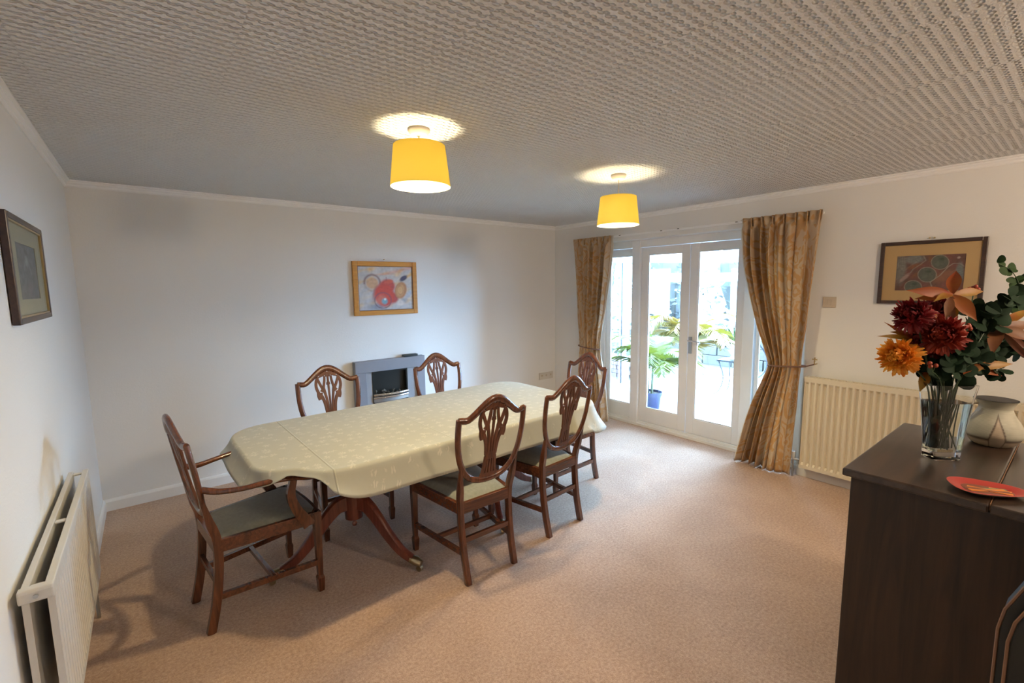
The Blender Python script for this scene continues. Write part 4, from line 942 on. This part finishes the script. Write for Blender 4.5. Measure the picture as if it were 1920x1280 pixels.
# helper: a point on the plane through the vase, from angles around the camera, turned into real coordinates once
CAMP = M.translation.copy(); DV = (VC-CAMP).dot(fv)
def at(px, py, off=0.0):
    d = fv+rr*((px-960)/864.205)-uu*((py-640)/864.205); return CAMP+d*((DV+off)/d.dot(fv))
VT = Vector((VC.x, VC.y, CZ+VH-.01))
def stem_path(tip, foot=None, rad=.0028):
    foot = foot or (Vector((VC.x, VC.y, CZ+.04))+ax*random.uniform(-.036, .036)+ay*random.uniform(-.018, .018))
    mouth = VT+ax*max(-.058, min(.058, (tip-VT).dot(ax)*.40))+ay*max(-.034, min(.034, (tip-VT).dot(ay)*.45)); return bez([foot, lerp(foot, mouth, .5)+ax*random.uniform(-.006, .006), mouth, lerp(mouth, tip, .6)+Vector((0, 0, .01)), tip], 16)
def chrys(lab, c, R, mat, face, flat=1.0, npet=380, grp='chrysanthemums in the glass vase'):
    root = thing('chrysanthemum', lab, 'flower', tuple(c), 0, grp); mb = MB(); fz = Vector(face).normalized(); q = fz.to_track_quat('Z', 'Y')
    for k in range(npet):
        t = (k+.5)/npet; th = k*2.39996; el = lerp(1.5, -.85, t**.85)+random.uniform(-.22, .22); L = R*lerp(.70, 1.0, min(1, t*1.5))*random.uniform(.78, 1.10); th += random.uniform(-.18, .18)
        d = Vector((math.cos(th)*math.cos(el), math.sin(th)*math.cos(el), math.sin(el)*flat)); s_v = Vector((-math.sin(th), math.cos(th), 0)); up = d.cross(s_v).normalized()
        if up.z < 0: up = -up
        w_ = R*.064*random.uniform(.8, 1.15); cup = random.uniform(.10, .30); pts = []
        for j, (f_, ww, cu) in enumerate(((.35, .5, 0), (.62, 1, cup*.25), (.85, 1, cup*.7), (.98, .4, cup*1.5))):
            p = d*L*f_-up*R*cu*-1*(1 if t < .55 else -.6); pts += [p-s_v*w_*ww+up*w_*.35, p, p+s_v*w_*ww+up*w_*.35]
        mb.add([q@p for p in pts], [(j*3+i, j*3+i+1, j*3+i+4, j*3+i+3) for j in range(3) for i in range(2)])
    mb.build('petals', mat, root, smooth=True, angle=180)
    MB().grid(lambda u, v: q@Vector((R*.42*math.cos(u*2*PI)*math.sin(v*PI), R*.42*math.sin(u*2*PI)*math.sin(v*PI), R*.42*math.cos(v*PI)-.1*R)), 14, 8, closed_u=True).build('flower_core', mat, root, smooth=True)
    P = [p-Vector(c) for p in stem_path(Vector(c)-fz*R*.4)]; MB().sweep(P, .003, seg=6).build('stem', 'stem_green', root, smooth=True)
    return root
toc = (CAMP-VC).normalized()
chrys('dark crimson chrysanthemum, highest bloom on the left of the bouquet', at(1711, 592, -.03), .070, 'petal_red', toc+Vector((-.25, .3, .25)))
chrys('rust red chrysanthemum facing us at the centre of the bouquet', at(1767, 628, -.06), .078, 'petal_rust', toc+Vector((0, 0, .0)), 1, 460)
chrys('dark crimson chrysanthemum half hidden behind the others at the top', at(1755, 583, .06), .060, 'petal_red', toc+Vector((0, 0, .8)))
chrys('large golden orange chrysanthemum at the lower left of the bouquet', at(1686, 668, -.02), .074, 'petal_orange', toc+Vector((-.5, .2, .1)), 1, 440)
chrys('small orange chrysanthemum peeping between the crimson blooms', at(1738, 594, .02), .036, 'petal_orange', toc+Vector((0, 0, .4)), 1, 110)
chrys('crimson chrysanthemum low under the left blooms', at(1722, 640, .03), .055, 'petal_red', toc+Vector((-.2, 0, -.2)))
chrys('crimson chrysanthemum at the lower right of the rust red bloom', at(1765, 657, .0), .050, 'petal_red', toc+Vector((.2, -.2, -.4)))
def leaf_mb(mb, a, b, w, n, curl=.08, mi=0):
    """pointed leaf from a to b; n = surface normal"""
    d = b-a; L = d.length; t = d/L; s_v = t.cross(n).normalized(); up = s_v.cross(t).normalized(); vs = []
    K = 9
    for j in range(K):
        f_ = j/(K-1); ww = w*1.15*math.sin(PI*min(1, f_*.97+.03))**1.1*(1-.45*f_); p = a+d*f_+up*(math.sin(f_*PI)*curl*L)
        vs += [p-s_v*ww+up*ww*.25, p-up*ww*.08, p+s_v*ww+up*ww*.25]
    return mb.add(vs, [(j*3+i, j*3+i+1, j*3+i+4, j*3+i+3) for j in range(K-1) for i in range(2)], mi)
def spray(lab, tipbase, leaves, mat):
    c = tipbase; root = thing('autumn_leaf_spray', lab, 'foliage', tuple(c), 0, 'orange leaf sprays in the glass vase')
    for (p, w_, cu) in leaves:
        mb = MB(); leaf_mb(mb, Vector((0, 0, 0)), p-c, w_, toc+Vector((random.uniform(-.3, .3), random.uniform(-.3, .3), random.uniform(-.2, .5))), cu); mb.build('leaf', random.choice(mat), root, smooth=True, angle=180)
    MB().sweep([q-c for q in stem_path(c)], .0028, seg=6).build('stem', 'stem_green', root, smooth=True)
AL = ['autumn_leaf', 'autumn_red']
c0 = at(1787, 552, -.03)
spray('star of pointed orange leaves at the top of the bouquet', c0, [(at(1698, 544, 0), .022, .05), (at(1793, 507, .02), .024, .06), (at(1714, 560, .02), .016, -.05), (at(1845, 546, -.03), .018, .06), (at(1832, 602, -.08), .026, .05), (at(1790, 612, -.06), .014, -.08), (at(1750, 566, -.05), .016, .1)], AL)
spray('mauve tipped leaves hanging from the top spray', at(1783, 556, -.04), [(at(1773, 600, -.06), .016, .08), (at(1788, 616, -.05), .010, .1), (at(1808, 590, -.02), .012, -.05)], ['autumn_mauve'])
spray('thin rusty leaves pointing left over the golden bloom', at(1712, 636, .02), [(at(1657, 603, 0), .008, .05), (at(1644, 630, 0), .012, .04), (at(1668, 622, .02), .016, .12), (at(1690, 638, -.02), .012, -.08)], AL)
c1 = at(1872, 615, .02)
spray('broad fan of mauve brown leaves at the right of the bouquet', c1, [(at(1935, 578, .05), .018, .05), (at(1950, 610, 0), .022, .06), (at(1940, 640, -.03), .026, .06), (at(1860, 668, -.04), .024, .1), (at(1945, 690, -.02), .012, .03), (at(1850, 588, .02), .016, .05), (at(1938, 660, 0), .016, -.05)], ['autumn_mauve', 'autumn_leaf', 'autumn_mauve'])
spray('orange leaves low on the right above the vase rim', at(1820, 690, -.04), [(at(1845, 690, -.06), .016, .1), (at(1806, 702, -.05), .012, .06), (at(1900, 682, -.06), .018, .08), (at(1880, 705, -.05), .016, .05)], AL)
spray('curled orange leaf hanging at the left of the vase rim', at(1738, 698, .0), [(at(1724, 735, -.01), .018, .15), (at(1722, 712, .02), .012, -.1)], ['autumn_leaf'])
def euc(lab, path, nl, size, mat, sd, gapv=.0):
    random.seed(sd); c = path[-1]; root = thing('eucalyptus_branch', lab, 'foliage', tuple(c), 0, 'eucalyptus in the glass vase'); P = bez(path, 24)
    MB().sweep([q-c for q in stem_path(path[0])], .0025, seg=6).build('stem', 'stem_green', root, smooth=True); MB().sweep([p-c for p in P], lambda t: lerp(.0026, .0012, t), seg=6).build('twig', 'stem_green', root, smooth=True)
    nl = int(nl*1.5)
    for k in range(nl):
        f_ = (k+.3)/nl; p = P[min(len(P)-1, int(f_*(len(P)-1)))]; a = k*2.4+random.uniform(-.4, .4); R = size*random.uniform(.75, 1.15)*(1-.3*f_)
        e1 = Vector((math.cos(a), math.sin(a), random.uniform(-.3, .5))).normalized(); n = (toc*.9+Vector((random.uniform(-.7, .7), random.uniform(-.7, .7), random.uniform(-.3, .9)))).normalized(); e1 = (rr*math.cos(a)+uu*math.sin(a)+toc*random.uniform(-.3, .3)).normalized(); e2 = n.cross(e1).normalized()
        cen = p+e1*R*1.05; vs = [cen-c+n*R*.06]
        for j in range(12): b = j*2*PI/12; q = 1+.18*math.cos(b); vs.append(cen-c+e1*R*math.cos(b)*q+e2*R*.86*math.sin(b)+n*R*.14*math.cos(b*2))
        MB().add(vs, [(0, 1+j, 1+(j+1) % 12) for j in range(12)]).build('leaf', mat, root, smooth=True, angle=180)
euc('tallest eucalyptus branch with round leaves at the top right', [at(1840, 640, .03), at(1880, 590, .05), at(1912, 550, .06), at(1900, 512, .05), at(1870, 492, .03)], 17, .026, 'euc_light', 1)
euc('eucalyptus branch spreading right beyond the bouquet', [at(1835, 640, .0), at(1865, 590, .0), at(1895, 565, -.02), at(1925, 545, -.02)], 16, .033, 'eucalyptus', 2)
euc('dark eucalyptus branch behind the central blooms', [at(1800, 690, .0), at(1815, 640, .0), at(1835, 600, .03), at(1820, 575, .05)], 18, .033, 'eucalyptus', 3)
euc('eucalyptus branch drooping right over the vase rim', [at(1795, 700, -.03), at(1830, 680, -.05), at(1860, 690, -.04), at(1875, 700, -.04)], 16, .032, 'eucalyptus', 4)
euc('eucalyptus leaves packed low in front above the rim', [at(1760, 705, -.02), at(1785, 685, -.05), at(1800, 670, -.07), at(1815, 650, -.07)], 18, .030, 'eucalyptus', 6)
euc('eucalyptus sprig filling the left side under the golden bloom', [at(1750, 705, .02), at(1740, 690, .0), at(1730, 680, -.0), at(1722, 672, .02)], 14, .024, 'eucalyptus', 8)
euc('eucalyptus twig behind the crimson blooms', [at(1770, 690, .06), at(1760, 650, .08), at(1790, 620, .08)], 14, .030, 'eucalyptus', 9)
euc('eucalyptus sprig at the far right edge of the bouquet', [at(1850, 660, .04), at(1880, 640, .05), at(1910, 650, .04), at(1925, 640, .03)], 16, .034, 'eucalyptus', 12)
random.seed(9)
def berries(lab, c, n, sp):
    root = thing('berry_sprig', lab, 'foliage', tuple(c), 0, 'red berries in the glass vase')
    for k in range(n):
        p = rr*random.uniform(-sp, sp)+uu*random.uniform(-sp*.6, sp*.6)+toc*random.uniform(-.01, .01)
        MB().grid(lambda u, v: p+Vector((.0075*math.cos(u*2*PI)*math.sin(v*PI), .0075*math.sin(u*2*PI)*math.sin(v*PI), .008*math.cos(v*PI))), 10, 7, closed_u=True).build('berry', 'berry_red', root, smooth=True)
        MB().sweep([p*.9, -uu*.03], .0011, seg=5).build('stalk', 'stem_green', root)
    MB().sweep([q-c for q in stem_path(c-uu*.03)], .002, seg=6).build('stem', 'stem_green', root, smooth=True)
berries('red berries in front of the framed print, top right of the bouquet', at(1825, 537, .02), 6, .022); berries('red berries right of the rust red bloom', at(1808, 608, -.06), 6, .028); berries('red berries low between the golden bloom and the rim', at(1749, 682, -.06), 3, .014)
# jug
JC = Vector((2.985, -4.172, CZ)); jg = thing('stoneware_jug', 'cream ribbed stoneware jug with brown outlined pattern behind the glass vase', 'jug', tuple(JC))
JP = [(.0, 0), (.052, 0), (.066, .010), (.084, .038), (.0875, .058), (.080, .088), (.062, .118), (.051, .143), (.0505, .156), (.057, .172), (.064, .183), (.060, .185), (.053, .170), (.050, .150), (.06, .12), (.0, .10)]
def jprof(n_):
    out = bez([(r, z, 0) for r, z in JP[1:11]], 120); return [(p.x, p.y) for p in out]
pr = [(0.0, 0.0)]+jprof(60); SG = 180
mb = MB(); mb.lathe(pr, seg=SG); jo = mb.build('jug_body', 'stoneware', jg, smooth=True)
ca = jo.data.color_attributes.new('paint', 'FLOAT_COLOR', 'POINT'); toj = math.atan2(CAMP.y-JC.y, CAMP.x-JC.x)
for i, v in enumerate(jo.data.vertices):
    a = (math.atan2(v.co.y, v.co.x)-toj+PI) % (2*PI)-PI; z = v.co.z/.19; c = (.40, .385, .31)
    # loops: brown outlines that rise to points around the jug
    q = ((a+2*PI-.25+.55) % 1.5)/1.5-.5; ln = .18+.50*max(0, 1-abs(q)*5.2)**.8
    inside = z < ln
    c = mixc(c, (.44, .36, .27), 1 if inside else 0); dln = abs(z-ln)
    if abs(q) < .2: dln = min(dln, abs(abs(q)-(.2*(1-((z-.18)/.5) if z > .18 else 1))*.95)*1.6)
    c = mixc(c, (.085, .06, .05), 1-dln/.05) if z < .72 else c
    n_ = mn.noise(v.co*40); c = tuple(k*(1+.15*n_) for k in c); ca.data[i].color = (*c, 1)
MB().lathe([(.0, .150), (.046, .152), (.050, .170), (.060, .1845), (.0635, .1845)], seg=40).build('jug_mouth', 'jug_inside', jg, smooth=True)
ha = toj-1.15; hd = Vector((math.cos(ha), math.sin(ha), 0))
MB().sweep(bez([hd*.056+Vector((0, 0, .165)), hd*.078+Vector((0, 0, .158)), hd*.088+Vector((0, 0, .125)), hd*.080+Vector((0, 0, .098))], 12), .007, .005, seg=8).build('handle', 'switch_beige', jg, smooth=True)
# dish with painted sticks
tc_ = Vector((2.365, -4.225, CZ)); dsh = thing('small_dish', 'small oblong red dish with painted orange and green stripes on the dark cabinet', 'dish', tuple(tc_), D2R(-62))
def supr(hx, hy, z, n=36, sh=0):
    o = []
    for k in range(n):
        a = k*2*PI/n; c, s = math.cos(a), math.sin(a); x = hx*math.copysign(abs(c)**.75, c); y = hy*math.copysign(abs(s)**.75, s)*(1-.28*x/hx); o.append((x, y, z))
    return o
loft([supr(.055, .032, .0), supr(.060, .038, .002), supr(.088, .060, .013), supr(.092, .064, .016)], True, False).build('dish_underside', 'radiator_cream', dsh, smooth=True)
plain('dish_red', (.42, .05, .04), .3); plain('dish_orange', (.72, .24, .04), .4); plain('dish_green', (.12, .25, .15), .4); plain('dish_brown', (.20, .07, .04), .4)
loft([supr(.092, .064, .016), supr(.086, .058, .0165), supr(.062, .040, .006), supr(.05, .030, .005)], False, True).build('dish_glaze', 'dish_red', dsh, smooth=True)
loft([supr(.060, .038, .0062), supr(.058, .036, .0070)]).build('painted_centre', 'dish_brown', dsh)
for (a, b, w_, m_) in (((-.05, -.018), (.045, .012), .0075, 'dish_orange'), ((-.045, .012), (.05, -.02), .0075, 'dish_orange'), ((-.04, -.004), (.05, .018), .006, 'dish_green'), ((-.055, .0), (.05, -.006), .008, 'dish_brown'), ((.01, .02), (.055, .0), .006, 'dish_orange')):
    MB().sweep([(a[0], a[1], .0075), (b[0], b[1], .0078)], w_, .0008, nrm=(0, 0, 1), square=True).build('painted_stripe', m_, dsh)

# ================================================================== LEATHER CHAIR AT THE EDGE
X1 = 1.66
lc = thing('leather_chair', 'dark leather chair with brown piped edges cut off at the right edge', 'chair', (0, 0, 0))
e1 = [(-4.318, .44), (-4.3165, .70), (-4.3155, .905), (-4.322, .950), (-4.352, 1.030), (-4.372, 1.055), (-4.42, 1.07), (-4.70, 1.07), (-4.76, 1.04), (-4.78, .95), (-4.78, .44)]
MB().prism(e1, 'x', X1-.001, X1+.055).build('backrest', 'leather_black', lc, bevel=.004)
e2 = [(y-.016 if y > -4.5 else y+.016, z-.012) for y, z in e1]
MB().prism(e2, 'x', X1-.018, X1-.001).build('backrest_pad', 'leather_black', lc, bevel=.006)
MB().sweep([(X1-.001, y, z) for y, z in e1], .0028, seg=6).build('piping', 'piping_brown', lc, smooth=True); MB().sweep([(X1-.018, y, z) for y, z in e2], .0028, seg=6).build('piping', 'piping_brown', lc, smooth=True)
MB().box(X1-.46, X1+.03, -4.79, -4.33, .40, .48).build('seat', 'leather_black', lc, bevel=.02)
for x in (X1-.43, X1+.0):
    for y in (-4.76, -4.36): MB().box(x-.018, x+.018, y-.018, y+.018, 0, .40).build('leg', 'mahogany', lc)
